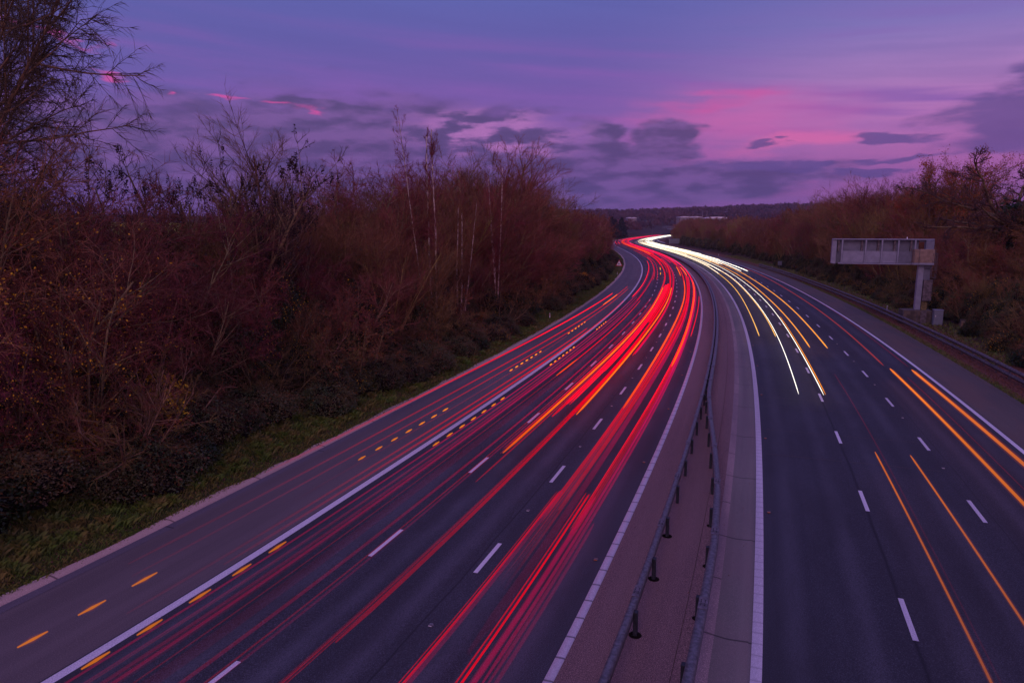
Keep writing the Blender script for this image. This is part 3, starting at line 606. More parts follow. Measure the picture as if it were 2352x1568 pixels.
def leaves(rng, pts, size, jit):
    n = len(pts); c = pts + rng.normal(0, jit, (n, 3)); a = rng.normal(0, 1, (n, 3)); a /= np.linalg.norm(a, axis=1)[:, None]
    b = np.cross(a, rng.normal(0, 1, (n, 3))); b /= np.linalg.norm(b, axis=1)[:, None]; s = (size * rng.uniform(0.6, 1.3, n))[:, None]
    V = np.stack([c - a * s, c + b * s * 0.6, c + a * s, c - b * s * 0.6], 1).reshape(-1, 3); Q = np.arange(4 * n).reshape(n, 4); return V, Q
def along(rng, B, n):
    N, K = B['r'].shape; i = rng.integers(0, N, n); f = rng.uniform(0.2, 1, n) * (K - 1); k = np.minimum(f.astype(int), K - 2); g = (f - k)[:, None]
    return B['p'][i, k] * (1 - g) + B['p'][i, k + 1] * g
def joinVQ(L):
    V = []; Q = []; o = 0
    for v, q in L: V.append(v); Q.append(q + o); o += len(v)
    return np.concatenate(V), np.concatenate(Q)
def stems(rng, n, spread, ang, L, r, K, wig, up, r1=0.3, bias=None):
    a = rng.uniform(0, 2 * pi, n); th = np.radians(np.abs(rng.normal(ang, ang * 0.5, n))); st = np.stack([np.cos(a) * spread * rng.uniform(0, 1, n), np.sin(a) * spread * rng.uniform(0, 1, n), np.full(n, -0.3)], -1)
    d = np.stack([np.cos(a) * np.sin(th), np.sin(a) * np.sin(th), np.cos(th)], -1)
    return bundle(rng, st, d, np.full(n, L) * rng.uniform(0.75, 1.05, n), np.full(n, r) * rng.uniform(0.6, 1.1, n), K, wig, up, r1=r1, bias=bias)
def tree_meshes(kind, seed, q=1.0, tw=1.0):
    """returns list of (part name, mesh); q = twig count factor, tw = twig thickness factor"""
    rng = np.random.default_rng(seed); lf = None; extra = None; Q = lambda n: max(1, int(round(n * q))); mr = 0.007 * tw
    if kind == 'hedge':
        A = stems(rng, 9, 0.8, 17, 7.5, .07, 7, .07, .03); B = kids(rng, A, 13, .15, .97, 40, 12, .42, .5, 6, .10, .04, .013 * tw, taper=.15)
        C = kids(rng, B, Q(9), .1, 1, 42, 14, .48, .55, 4, .12, .03, .008 * tw, taper=.3); D = kids(rng, C, Q(8), .1, 1, 40, 16, .62, .7, 3, .15, .03, mr * .85, taper=.3); T, W_ = 'bark_brown', 'twig_red'
    elif kind == 'coppice':
        A = stems(rng, 15, 0.7, 15, 8.2, .06, 7, .05, .02); B = kids(rng, A, 12, .3, .97, 32, 9, .36, .5, 5, .07, .07, .011 * tw, taper=.1)
        C = kids(rng, B, Q(8), .1, 1, 36, 12, .55, .6, 4, .10, .05, .007 * tw, taper=.3); D = kids(rng, C, Q(7), .1, 1, 30, 12, .6, .7, 3, .1, .06, mr); T, W_ = 'bark_olive', 'twig_brown'
    elif kind == 'ash':
        A = stems(rng, 11, 0.9, 24, 8.0, .08, 7, .05, .04); B = kids(rng, A, 12, .3, .97, 40, 10, .38, .5, 6, .07, .12, .014 * tw, taper=.15)
        C = kids(rng, B, Q(8), .15, 1, 38, 12, .45, .6, 4, .10, .12, .011 * tw); D = kids(rng, C, Q(5), .1, 1, 35, 12, .55, .7, 3, .1, .12, mr); T, W_ = 'bark_brown', 'twig_grey'
    elif kind == 'birch':
        A = stems(rng, 3, 0.5, 5, 12.5, .11, 10, .025, .02); B = kids(rng, A, 34, .28, 1, 38, 10, .26, .35, 5, .08, .10, .010 * tw, taper=.7)
        C = kids(rng, B, Q(9), .1, 1, 36, 12, .50, .6, 4, .10, .02, .007 * tw); D = kids(rng, C, Q(6), .1, 1, 40, 12, .6, .7, 3, .12, -.05, mr * .8); T, W_ = 'bark_birch', 'twig_red'
    elif kind == 'tall':
        A = stems(rng, 4, 0.8, 9, 9.5, .13, 8, .04, .04); B = kids(rng, A, 17, .25, .97, 42, 10, .42, .5, 6, .07, .11, .016 * tw, taper=.15)
        C = kids(rng, B, Q(11), .1, 1, 38, 12, .46, .55, 4, .09, .09, .009 * tw, taper=.3); D = kids(rng, C, Q(9), .1, 1, 36, 12, .55, .7, 3, .1, .08, mr * .85, taper=.3); T, W_ = 'bark_brown', 'twig_brown'
    elif kind == 'willow':   # leaning away from the wind
        A = stems(rng, 8, 0.8, 18, 13.5, .12, 10, .05, .02, r1=.06, bias=(.035, .01, 0)); B = kids(rng, A, 24, .15, 1, 40, 12, .46, .5, 7, .07, .03, .022, bias=(.05, 0, 0))
        C = kids(rng, B, 14, .15, 1, 42, 14, .46, .5, 6, .10, .0, .007, bias=(.03, 0, 0), taper=.2); D = kids(rng, C, 16, .1, 1, 38, 14, .55, .7, 5, .12, -.07, .006, bias=(.05, 0, -.03)); T, W_ = 'bark_brown', 'twig_grey'
    elif kind == 'oak':
        A = stems(rng, 1, 0.1, 3, 7.0, .48, 6, .05, .02, r1=.7); B = kids(rng, A, 13, .35, 1, 58, 16, 1.15, .42, 9, .16, .035, .05, taper=.15)
        C = kids(rng, B, 13, .2, 1, 48, 16, .45, .5, 7, .20, .05, .028); C2 = kids(rng, C, 9, .2, 1, 45, 16, .5, .55, 5, .2, .04, .018); D = kids(rng, C2, 8, .15, 1, 42, 14, .55, .7, 4, .2, .03, .013)
        C = dict(p=C['p'], d=C['d'], r=C['r'], L=C['L']); extra = C2; T, W_ = 'bark_brown', 'twig_grey'
    elif kind == 'scrub':
        A = stems(rng, 12, 1.2, 38, 2.6, .03, 5, .12, .0); B = kids(rng, A, 9, .1, 1, 42, 14, .55, .5, 5, .14, -.01, .008 * tw)
        C = kids(rng, B, Q(7), .1, 1, 42, 14, .6, .6, 4, .15, -.01, .006 * tw); D = kids(rng, C, Q(4), .1, 1, 40, 14, .6, .7, 3, .15, 0, .005 * tw); T, W_ = 'bark_brown', 'twig_brown'
    tr = [skin(A, 7, 1.25), skin(B, 5, 1.3)]
    cr = [skin(C, 4 if kind in ('oak', 'willow') else 3, 1.3), skin(D, 3, 1.15)]
    if extra is not None: cr.append(skin(extra, 3))
    out = []
    if kind == 'birch':
        out.append(('trunk', np_mesh('trunk_birch', *skin(A, 8), M[T], smooth=True))); cr.append(skin(B, 4))
    else:
        v, q_ = joinVQ(tr); out.append(('trunk', np_mesh('trunk_' + kind, v, q_, M[T], smooth=True)))
    v, q_ = joinVQ(cr); out.append(('crown', np_mesh('crown_' + kind, v, q_, M[W_])))
    return out, dict(A=A, B=B, C=C, D=D, rng=rng)
PROTO = {}
def proto(key, kind, seed, q=1.0, tw=1.0, leaf=None, cluster=None):
    parts, g = tree_meshes(kind, seed, q, tw)
    if leaf:
        for nm, mm, n, size, src, jit in leaf:
            pts = along(g['rng'], g[src], n)
            if nm == 'ivy': pts = pts[pts[:, 2] < 6.5]
            v, q_ = leaves(g['rng'], pts, size, jit); parts.append((nm, np_mesh(nm + '_' + key, v, q_, M[mm])))
    if cluster:
        c = along(g['rng'], g['D'], cluster); c = c[c[:, 2] > 4.0]; pts = np.repeat(c, 14, 0) + np.tile(np.stack([np.zeros(14), np.zeros(14), -np.linspace(0, .34, 14)], -1), (len(c), 1)); v, q_ = leaves(g['rng'], pts, .045, .03)
        parts.append(('seed_cluster', np_mesh('seeds_' + key, v, q_, M['seed'])))
    zmax = float(np.quantile(g['D']['p'][..., 2], .995)); PROTO[key] = (parts, zmax)
def plant(key, name, label, group, x, y, height, rz=None, z=None, sc_xy=None, cat='tree'):
    parts, zmax = PROTO[key]; s = height / zmax; z = at_ground(x, y) if z is None else z
    root = empty(name, (x, y, z), R.uniform(0, 2 * pi) if rz is None else rz); k = (sc_xy or 1.0) * s; root.scale = (k, k, s)
    tag(root, label, cat, group)
    for nm, me in parts: link(nm, me, root)
    return root
proto('hedge_a', 'hedge', 11, 1.15); proto('hedge_b', 'hedge', 12, 1.15, leaf=[('leaves', 'leaf_rust', 500, .05, 'D', .05)])
proto('hedge_o', 'hedge', 13, .9, leaf=[('leaves', 'leaf_orange', 1500, .06, 'C', .10)])
proto('hedge_y', 'hedge', 14, .8, leaf=[('leaves', 'leaf_yellow', 1300, .045, 'B', .22), ('rust_leaves', 'leaf_orange', 700, .045, 'D', .1)])
proto('coppice_a', 'coppice', 21); proto('coppice_b', 'coppice', 22, leaf=[('ivy', 'leaf_ivy', 5000, .07, 'A', .22)])
proto('ash', 'ash', 31, 1.0, cluster=620)
proto('birch_a', 'birch', 41); proto('birch_b', 'birch', 42)
proto('tall_a', 'tall', 51); proto('tall_b', 'tall', 52)
proto('willow', 'willow', 61)
proto('oak', 'oak', 71, leaf=[('ivy', 'leaf_ivy', 9000, .11, 'A', .35)])
proto('autumn', 'tall', 81, 1.0, leaf=[('leaves', 'leaf_orange', 15000, .055, 'D', .12)])
proto('autumn_y', 'hedge', 82, .8, leaf=[('leaves', 'leaf_rust', 9000, .06, 'D', .12)])
proto('far_a', 'hedge', 91, .8, 2.4); proto('far_b', 'tall', 92, .75, 2.4); proto('far_c', 'coppice', 93, .8, 2.4)
proto('far_o', 'hedge', 94, .6, 2.4, leaf=[('leaves', 'leaf_rust', 4500, .16, 'D', .1)])
proto('scrub_a', 'scrub', 101); proto('scrub_b', 'scrub', 102, leaf=[('leaves', 'leaf_rust', 900, .05, 'D', .05)])

def mound(key, seed, nl, size, mats, rad=2.0, hh=1.7, twigs=True):
    rng = np.random.default_rng(seed); th = rng.uniform(0, 2 * pi, nl); ph = np.arccos(rng.uniform(0, 1, nl)); r = rng.uniform(.72, 1.02, nl)
    lump = 1 + .16 * np.sin(3 * th + seed) * np.sin(4 * ph) + .12 * np.sin(7 * th + 2) * np.cos(5 * ph + seed) + .07 * np.sin(15 * th) * np.sin(13 * ph)
    pts = np.stack([np.cos(th) * np.sin(ph) * rad, np.sin(th) * np.sin(ph) * rad, np.cos(ph) * hh], -1) * (r * lump)[:, None]
    k = int(nl * .93); parts = [('leaves', np_mesh('leaves_' + key, *leaves(rng, pts[:k], size, .03), M[mats[0]])), ('dead_leaves', np_mesh('dead_' + key, *leaves(rng, pts[k:], size, .03), M[mats[1]]))]
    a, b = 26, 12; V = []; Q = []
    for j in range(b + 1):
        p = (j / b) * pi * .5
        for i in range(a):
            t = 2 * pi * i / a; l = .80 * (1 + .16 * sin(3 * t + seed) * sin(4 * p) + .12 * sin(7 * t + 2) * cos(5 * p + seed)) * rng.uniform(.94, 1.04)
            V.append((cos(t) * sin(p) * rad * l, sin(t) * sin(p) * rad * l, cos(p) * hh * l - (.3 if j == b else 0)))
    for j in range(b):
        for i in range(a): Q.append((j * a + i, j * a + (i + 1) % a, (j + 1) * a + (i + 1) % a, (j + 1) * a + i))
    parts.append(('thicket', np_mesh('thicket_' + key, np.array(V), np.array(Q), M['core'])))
    if twigs:
        n = 160; t = rng.uniform(0, 2 * pi, n); st = np.stack([np.cos(t) * rad * .5 * rng.uniform(0, 1, n), np.sin(t) * rad * .5 * rng.uniform(0, 1, n), np.full(n, hh * .4)], -1)
        d = np.stack([np.cos(t), np.sin(t), rng.uniform(.5, 2.0, n)], -1); B = bundle(rng, st, d, rng.uniform(.9, 2.0, n), np.full(n, .007), 7, .10, -.16)
        C = kids(rng, B, 5, .3, 1, 45, 12, .35, .8, 4, .1, -.1, .004); parts.append(('stems', np_mesh('stems_' + key, *joinVQ([skin(B, 3), skin(C, 3)]), M['twig_brown'])))
    PROTO[key] = (parts, hh)
mound('bramble_a', 1, 11000, .05, ('leaf_green', 'leaf_rust')); mound('bramble_b', 2, 9000, .05, ('leaf_green', 'leaf_yellow')); mound('bramble_c', 3, 8000, .06, ('leaf_ivy', 'leaf_rust'))
mound('thicket_a', 6, 24000, .05, ('leaf_green', 'leaf_rust'), 2.5, 3.8); mound('thicket_b', 7, 22000, .05, ('leaf_ivy', 'leaf_yellow'), 2.3, 3.6)
mound('shrub_y', 4, 2600, .06, ('leaf_yellow', 'leaf_orange'), 1.2, 1.3); mound('shrub_o', 5, 3000, .06, ('leaf_orange', 'leaf_rust'), 1.1, 1.2)

# ---- left belt
def px(s, off): p = P(np.array([s]), np.array([off]), 0)[0]; return float(p[0]), float(p[1])
LT = [(14, 13.0), (20, 13.6), (25, 13.2), (28, 12.0), (30, 10.8), (35, 10.8), (38, 10.6), (42, 11.2), (46, 12.4), (52, 14.0), (60, 13.2), (66, 13.2), (72, 15.2), (80, 16.8), (90, 17.6), (100, 17.0), (120, 15.0), (140, 13.6), (160, 12.8), (200, 12.6), (300, 14.0), (420, 16.5), (520, 17.0)]
LS = [a for a, b in LT]; LH = [b for a, b in LT]
KL = {'hedge_a': ('bare_hedgerow_tree', 'bare red-twigged tree in the dense belt left of the motorway', 'bare red-twigged trees left of the motorway'),
      'hedge_b': ('bare_hedgerow_tree', 'bare twiggy tree with a few rust leaves in the left roadside belt', 'twiggy trees with rust leaves left of the motorway'),
      'hedge_o': ('autumn_hedgerow_tree', 'leafless tree still holding orange leaves in the left roadside belt', 'trees with orange leaves left of the motorway'),
      'hedge_y': ('autumn_hedgerow_tree', 'bare tree with sprays of yellow leaves in the left roadside belt', 'trees with yellow leaves left of the motorway'),
      'coppice_a': ('coppiced_tree', 'many-stemmed brown coppice tree in the left roadside belt', 'coppice trees left of the motorway'),
      'coppice_b': ('coppiced_tree', 'many-stemmed tree with ivy round its stems in the left roadside belt', 'ivy-clad coppice trees left of the motorway'),
      'tall_a': ('bare_tree', 'tall bare tree with upswept branches in the left roadside belt', 'tall bare trees left of the motorway'),
      'tall_b': ('bare_tree', 'tall bare round-headed tree in the left roadside belt', 'tall round-headed bare trees left of the motorway'),
      'far_a': ('distant_tree', 'far bare reddish tree along the left side of the bend', 'far bare trees along the left side of the bend'),
      'far_b': ('distant_tree', 'far tall bare tree along the left side of the bend', 'far tall trees along the left side of the bend'),
      'far_c': ('distant_tree', 'far brown many-stemmed tree along the left side of the bend', 'far many-stemmed trees along the left side of the bend'),
      'far_o': ('distant_tree', 'far tree with rust leaves along the left side of the bend', 'far rust-leaved trees along the left side of the bend')}
for row, (off, hf, st) in enumerate([(-24.2, .58, 0), (-26.6, .82, 1.3), (-29.5, .96, 2.4), (-33.5, 1.0, .7)]):
    s = 13.0 + st
    while s < 470:
        o = off + R.uniform(-.9, .9); x, y = px(s, o)
        if s < 26: key = R.choice(['hedge_y', 'hedge_y', 'hedge_a', 'hedge_o', 'hedge_a'])
        elif s < 44: key = R.choice(['hedge_a', 'hedge_b', 'hedge_o', 'coppice_b', 'hedge_a'])
        elif s < 75: key = R.choice(['coppice_a', 'hedge_a', 'coppice_a', 'coppice_b', 'hedge_b', 'hedge_o', 'tall_b'])
        elif s < 150: key = R.choice(['tall_a', 'tall_b', 'hedge_a', 'coppice_a', 'hedge_b', 'tall_b'])
        else: key = R.choice(['far_a', 'far_b', 'far_c', 'far_a', 'far_o'])
        top = float(np.interp(s, LS, LH)) * 1; h = (top * hf - at_ground(x, y) * (1 if hf > .9 else .6)) * R.uniform(.86, 1.03)
        h *= 1.13
        plant(key, KL[key][0], KL[key][1], KL[key][2], x, y, max(h * R.uniform(.86, 1.06), 4.0), sc_xy=R.uniform(.95, 1.25) * (1.25 if row >= 2 else 1))
        s += (3.1 if s < 100 else 5.5 if s < 220 else 10) * (1.15 if row in (0, 3) else 1.0) * R.uniform(.85, 1.15)
# named individuals on the left
def one(key, name, label, s, off, h, sc=1.0, rz=None, cat='tree'):
    x, y = px(s, off); return plant(key, name, label, None, x, y, h, rz=rz, sc_xy=sc, cat=cat)
plant('willow', 'windblown_willow', 'very tall dark windblown tree with drooping twigs at the far left edge', None, -27.3, 27.5, 21.0, rz=0.0, sc_xy=.74)
plant('willow', 'windblown_willow', 'second windblown tree low behind the tallest one at the far left edge', None, -29.0, 31.0, 19.0, rz=0.3, sc_xy=.55)
one('ash', 'ash_tree', 'bare ash hung with dark seed clusters standing above the hedge', 35.0, -30.5, 12.6, 1.15)
one('ash', 'ash_tree', 'smaller ash with seed clusters behind the first one', 37.5, -28.6, 11.2, 1.1)
one('birch_a', 'birch_tree', 'tallest white-stemmed birch rising clear of the belt', 52.5, -22.9, 18.4, .62)
one('birch_b', 'birch_tree', 'forked white-stemmed birch to the right of the tallest birch', 69.5, -22.6, 15.8, .8)
one('birch_a', 'birch_tree', 'slender pale birch between the two taller birches', 58.5, -22.8, 11.8, .7)
one('coppice_a', 'coppiced_tree', 'olive-brown fan of many thin stems in front of the birches', 45.5, -23.4, 9.8, 1.0)
one('hedge_a', 'spreading_hawthorn', 'grey-pink domed bush tree in front of the tall trees', 85, -23.6, 9.0, 1.4)
one('hedge_y', 'autumn_hedgerow_tree', 'yellow-leaved tree nearest the bottom left', 17.2, -23.2, 6.4, 1.2)
one('tall_b', 'bare_tree', 'broad bare tree forming the highest crown of the left belt', 88, -29.0, 18.6, 1.3)
one('tall_a', 'bare_tree', 'twin of the highest crown just left of it', 78, -30.0, 17.2, 1.25)
one('tall_a', 'bare_tree', 'wide dark tree with spreading upswept boughs left of the tallest birch', 46.5, -32.5, 15.2, 1.3)
for k, (s, o, key, h) in enumerate([(19, -22.9, 'shrub_y', 1.8), (24, -23.6, 'shrub_y', 2.2), (15, -22.4, 'shrub_y', 1.5), (49, -22.8, 'shrub_o', 1.9), (63, -22.4, 'shrub_o', 1.2), (118, -21.4, 'shrub_y', 1.9)]):
    one(key, 'autumn_shrub', ['yellow-leaved shrub low among the brambles at lower left', 'higher yellow-leaved shrub left of the brambles', 'yellow shrub nearest the camera', 'round orange-leaved shrub at the foot of the tallest birch', 'small orange shrub right of the tallest birch', 'yellow shrub below the far end of the left belt'][k], s, o, h, 1.0, cat='shrub')
s = 9.0; k = 0
while s < 260:
    for off, h in ((-21.6, 1.5), (-23.4, 2.7), (-25.2, 4.0)):
        x, y = px(s + R.uniform(-1, 1), off + (R.uniform(-.5, 1.7) if off > -22 else R.uniform(-.5, .5)) - (0.0 if s > 30 else 0.9)); key = R.choice(['bramble_a', 'bramble_b', 'bramble_c', 'bramble_a']) if h < 2 else R.choice(['thicket_a', 'thicket_a', 'thicket_b'])
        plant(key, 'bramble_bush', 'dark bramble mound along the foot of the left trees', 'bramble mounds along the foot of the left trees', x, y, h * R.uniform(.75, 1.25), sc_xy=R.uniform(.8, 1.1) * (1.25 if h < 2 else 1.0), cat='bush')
    s += (2.3 if s < 60 else 4.2 if s < 130 else 9)
for k in range(26):
    s = R.uniform(12, 110); key = R.choice(['scrub_a', 'scrub_b']); x, y = px(s, R.uniform(-24.0, -21.8))
    plant(key, 'scrub_bush', 'low twiggy scrub bush growing through the left brambles', 'twiggy scrub bushes in the left brambles', x, y, R.uniform(2.2, 4.2), cat='bush')

# ---- right belt
RT = [(60, 10.8), (80, 10.4), (90, 10.4), (102, 10.8), (112, 13.4), (125, 17.0), (140, 17.6), (160, 18.2), (180, 18.2), (200, 16.0), (230, 14.8), (300, 14.6), (400, 14.8), (520, 15.5), (700, 17)]
RS = [a for a, b in RT]; RH = [b for a, b in RT]
KR = {k: (v[0], v[1].replace('left of the motorway', 'right of the motorway').replace('left roadside', 'right roadside').replace('left side', 'right side'), v[2].replace('left of', 'right of').replace('left side', 'right side')) for k, v in KL.items()}
KR['autumn_y'] = ('autumn_tree', 'rounded tree with dull rust foliage on the right bank', 'rust-leaved trees on the right bank')
KR['autumn'] = ('autumn_tree', 'tree full of orange-brown leaves on the right bank', 'orange-leaved trees on the right bank')
for row, (off, hf, st) in enumerate([(26.5, .55, 0), (30, .85, 1.8), (34, 1.0, 3.1), (40, 1.0, 1.0)]):
    s = 62.0 + st
    while s < 640:
        o = off + R.uniform(-1.2, 1.2) + (3 if s > 300 else 0); x, y = px(s, o)
        if s < 115: key = R.choice(['autumn_y', 'coppice_a', 'hedge_o', 'hedge_a', 'autumn_y', 'coppice_b'])
        elif s < 210: key = R.choice(['coppice_a', 'coppice_a', 'hedge_b', 'tall_a', 'hedge_o', 'coppice_b'])
        else: key = R.choice(['far_c', 'far_b', 'far_a', 'far_o'])
        top = float(np.interp(s, RS, RH)); h = (top * hf - at_ground(x, y) * (1 if hf > .8 else .6)) * (R.uniform(.88, 1.16) if s < 200 else R.uniform(.62, 1.12))
        plant(key, KR[key][0], KR[key][1], KR[key][2], x, y, max(h, 3.5), sc_xy=R.uniform(.9, 1.15))
        s += (4.0 if s < 120 else 5.2 if s < 230 else 12) * R.uniform(.85, 1.2)
one('autumn', 'autumn_tree', 'tall orange-leaved tree rising behind the gantry sign', 118, 34, 17.8, 1.05)
one('autumn', 'autumn_tree', 'orange-leaved tree left of the tallest orange one', 124, 31, 13.2, .8)
one('autumn_y', 'autumn_tree', 'rust-coloured tree directly right of the gantry post', 92, 28.5, 9.0, 1.1)
one('autumn_y', 'autumn_tree', 'golden-brown tree low at the right behind the grey cabinet', 84, 33, 9.6, 1.2)
one('oak', 'oak_tree', 'gnarled leafless oak spreading in from the right edge', 93, 32.5, 17.8, 1.25)
s = 60.0
while s < 420:
    for off, h in ((23.4, 1.3), (25.0, 2.4), (27.2, 3.4)):
        if off < 24 and (74 < s < 95 or s > 200): continue
        x, y = px(s + R.uniform(-1.2, 1.2), off + R.uniform(-.6, .6)); key = R.choice(['bramble_a', 'bramble_b', 'bramble_c']) if h < 2 else R.choice(['thicket_a', 'thicket_b', 'thicket_a'])
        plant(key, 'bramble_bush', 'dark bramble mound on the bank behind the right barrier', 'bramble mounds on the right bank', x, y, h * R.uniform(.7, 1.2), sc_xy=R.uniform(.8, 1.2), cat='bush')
    s += (2.8 if s < 110 else 5 if s < 220 else 11)
for s, o, h in ((44, 23.5, 2.0), (48, 25.5, 2.6), (52, 24.2, 2.2), (55, 27, 3.0), (57, 24.6, 2.2), (50, 28, 3.2), (60, 29, 3.4)):
    x, y = px(s, o); plant('thicket_a', 'bramble_bush', 'dark bramble mound on the bank behind the right barrier', 'bramble mounds on the right bank', x, y, h, sc_xy=1.1, cat='bush')
for k in range(20):
    s = R.uniform(50, 150); x, y = px(s, R.uniform(24.5, 29)); plant(R.choice(['scrub_a', 'scrub_b']), 'scrub_bush', 'low twiggy scrub bush on the right bank', 'twiggy scrub bushes on the right bank', x, y, R.uniform(2.5, 4.5), cat='bush')
# trees inside the far bend, hiding the road as it turns away
for k in range(14):
    x = 150 + k * 9 + R.uniform(-3, 3); y = 560 + k * 9 + R.uniform(-12, 12)
    if (x - float(xc(y))) > 26: plant(R.choice(['far_a', 'far_o', 'far_b']), 'distant_tree', 'far bare tree inside the bend beyond the bridge parapet', 'far bare trees inside the bend', x, y, R.uniform(11, 16), sc_xy=1.6)
# conifers
def conifer():
    rng = np.random.default_rng(5); n = 5200; z = rng.uniform(0, 1, n) ** 1.2; r = (1 - z) ** .8 * 2.6 * rng.uniform(.55, 1.05, n); t = rng.uniform(0, 2 * pi, n)
    pts = np.stack([np.cos(t) * r, np.sin(t) * r, 1 + z * 11], -1); mb = MB(); mb.tube((0, 0, -.5), (0, 0, 11), .28, .05, 8)
    PROTO['conifer'] = ([('trunk', mb.mesh('trunk_conifer', M['bark_brown'])), ('crown', np_mesh('crown_conifer', *leaves(rng, pts, .35, .12), M['conifer']))], 12.0)
conifer()
for k in range(7):
    plant('conifer', 'conifer_tree', 'dark evergreen in the clump beyond the left end of the far bend', 'dark evergreens beyond the left belt', 71 + k * 4.0 + R.uniform(-1, 1), 610 + R.uniform(-8, 8), R.uniform(15, 19), sc_xy=1.5)
# far woodland: one mass of crowns, from the valley up to the ridge
def far_wood():
    rng = np.random.default_rng(9); C = []
    def patch(n, y0, y1, a0, a1, h0, h1, keep=None):
        for _ in range(n):
            y = rng.uniform(y0, y1); x = y * math.tan(radians(rng.uniform(a0, a1))); off = (x - float(xc(min(y, 1100)))) 
            if y < 1060 and abs(off) < 34: continue
            if keep and not keep(x, y): continue
            C.append((x, y, at_ground(x, y), rng.uniform(h0, h1)))
    nb = lambda x, y: not (250 < x < 345 and 1000 < y < 1120) and not (150 < x < 235 and 1080 < y < 1200)
    patch(900, 640, 1080, -2, 27, 8, 15, nb); patch(1300, 1080, 1500, -6, 36, 9, 15, nb); patch(2600, 1500, 2300, -10, 44, 11, 20)
    patch(260, 500, 1100, 22, 42, 10, 16); patch(500, 420, 1500, -46, -6, 8, 13, lambda x, y: y > 900)
    C = np.array(C); n = len(C); k = 44; t = rng.uniform(0, 2 * pi, (n, k)); ph = np.arccos(rng.uniform(-.2, 1, (n, k))); r = rng.uniform(.7, 1.05, (n, k)); H = C[:, 3:4]
    big = (C[:, 1:2] / 1000.0); wr = H * .42
    pts = np.stack([C[:, 0:1] + np.cos(t) * np.sin(ph) * wr * r, C[:, 1:2] + np.sin(t) * np.sin(ph) * wr * r, C[:, 2:3] + H * .55 + np.cos(ph) * H * .45 * r], -1).reshape(-1, 3)
    a = rng.normal(0, 1, (n * k, 3)); a[:, 2] = np.abs(a[:, 2]) + .6; a /= np.linalg.norm(a, axis=1)[:, None]; b = np.cross(a, rng.normal(0, 1, a.shape)); b /= np.linalg.norm(b, axis=1)[:, None]
    s = (np.repeat(H, k, 1) * .16).reshape(-1, 1) * rng.uniform(.6, 1.4, (n * k, 1))
    V = np.stack([pts - a * s, pts + b * s * .45, pts + a * s * 1.2, pts - b * s * .45], 1).reshape(-1, 3)
    tag(link('distant_woodland', np_mesh('distant_woodland', V, np.arange(len(V)).reshape(-1, 4), M['farwood'])), 'brownish purple bare woodland covering the valley and far ridge', 'woodland', kind='stuff')
far_wood()

# ------------------------------------------------------------------ grass and leaf litter
def blades():
    rng = np.random.default_rng(3); Vs = []
    def zone(n, s0, s1, o0, o1, h0, h1, wd, clump=0):
        s = s0 + (s1 - s0) * rng.uniform(0, 1, n) ** 1.5; o = rng.uniform(o0, o1, n)
        if clump:
            cs = s0 + (s1 - s0) * rng.uniform(0, 1, clump) ** 1.5; c = rng.uniform(o0, o1, clump); i = rng.integers(0, clump, n); s = cs[i] + rng.normal(0, .12, n); o = c[i] + rng.normal(0, .12, n)
        y = np.interp(s, SS, YS); p = P(s, o, 0); p[:, 2] = ground_z((p[:, 0] - xc(p[:, 1])) / np.sqrt(1 + xs(p[:, 1])**2), p[:, 1]) - .01
        h = rng.uniform(h0, h1, n); sc = np.clip(s / 25, 1, 4); a = rng.uniform(0, 2 * pi, n); le = rng.uniform(.2, .9, n); w_ = wd * sc
        d = np.stack([np.cos(a), np.sin(a), np.zeros(n)], -1); e = np.stack([-np.sin(a), np.cos(a), np.zeros(n)], -1); up = np.array([0, 0, 1.0])
        b0 = p - e * w_[:, None]; b1 = p + e * w_[:, None]; m_ = p + up * (h * .7)[:, None] + d * (h * le * .5)[:, None]; t = p + up * (h * .85)[:, None] + d * (h * le * 1.1)[:, None]
        Vs.append(np.stack([b0, b1, m_ + e * w_[:, None] * .6, t], 1).reshape(-1, 3))
    zone(70000, 8, 120, -21.8, -17.42, .06, .24, .006); zone(9000, 8, 70, -17.7, -17.3, .05, .14, .006); zone(26000, 8, 70, -21.6, -18.2, .2, .42, .013, 700)
    zone(12000, 25, 140, 17.3, 18.0, .05, .14, .009); zone(12000, 60, 260, 19.6, 23.5, .1, .3, .012); zone(16000, 120, 400, -22, -17.6, .1, .25, .012)
    V = np.concatenate(Vs); tag(link('grass', np_mesh('grass', V, np.arange(len(V)).reshape(-1, 4), M['grass'])), 'rough winter grass along both road verges', 'grass', kind='stuff')
blades()
def litter():
    rng = np.random.default_rng(4); L = []
    for n, s0, s1, o0, o1, sz in ((26000, 26, 150, 17.7, 21.0, .05), (14000, 10, 90, -18.6, -17.3, .028), (7000, 10, 80, -22.5, -18.5, .04), (1200, 26, 90, 16.9, 17.6, .03), (500, 8, 60, -1.8, 2.1, .018)):
        s = s0 + (s1 - s0) * rng.uniform(0, 1, n) ** 1.4; o = rng.uniform(o0, o1, n); p = P(s, o, 0)
        p[:, 2] = ground_z((p[:, 0] - xc(p[:, 1])) / np.sqrt(1 + xs(p[:, 1])**2), p[:, 1]) + rng.uniform(.02, .05, n) + (0.06 if abs(o0) < 3 else 0)
        L.append(leaves(rng, p, sz * 1.0, .01))
    tag(link('leaf_litter', np_mesh('leaf_litter', *joinVQ(L), M['litter'])), 'fallen reddish leaves scattered behind the hard shoulders', 'fallen leaves', kind='stuff')
litter()

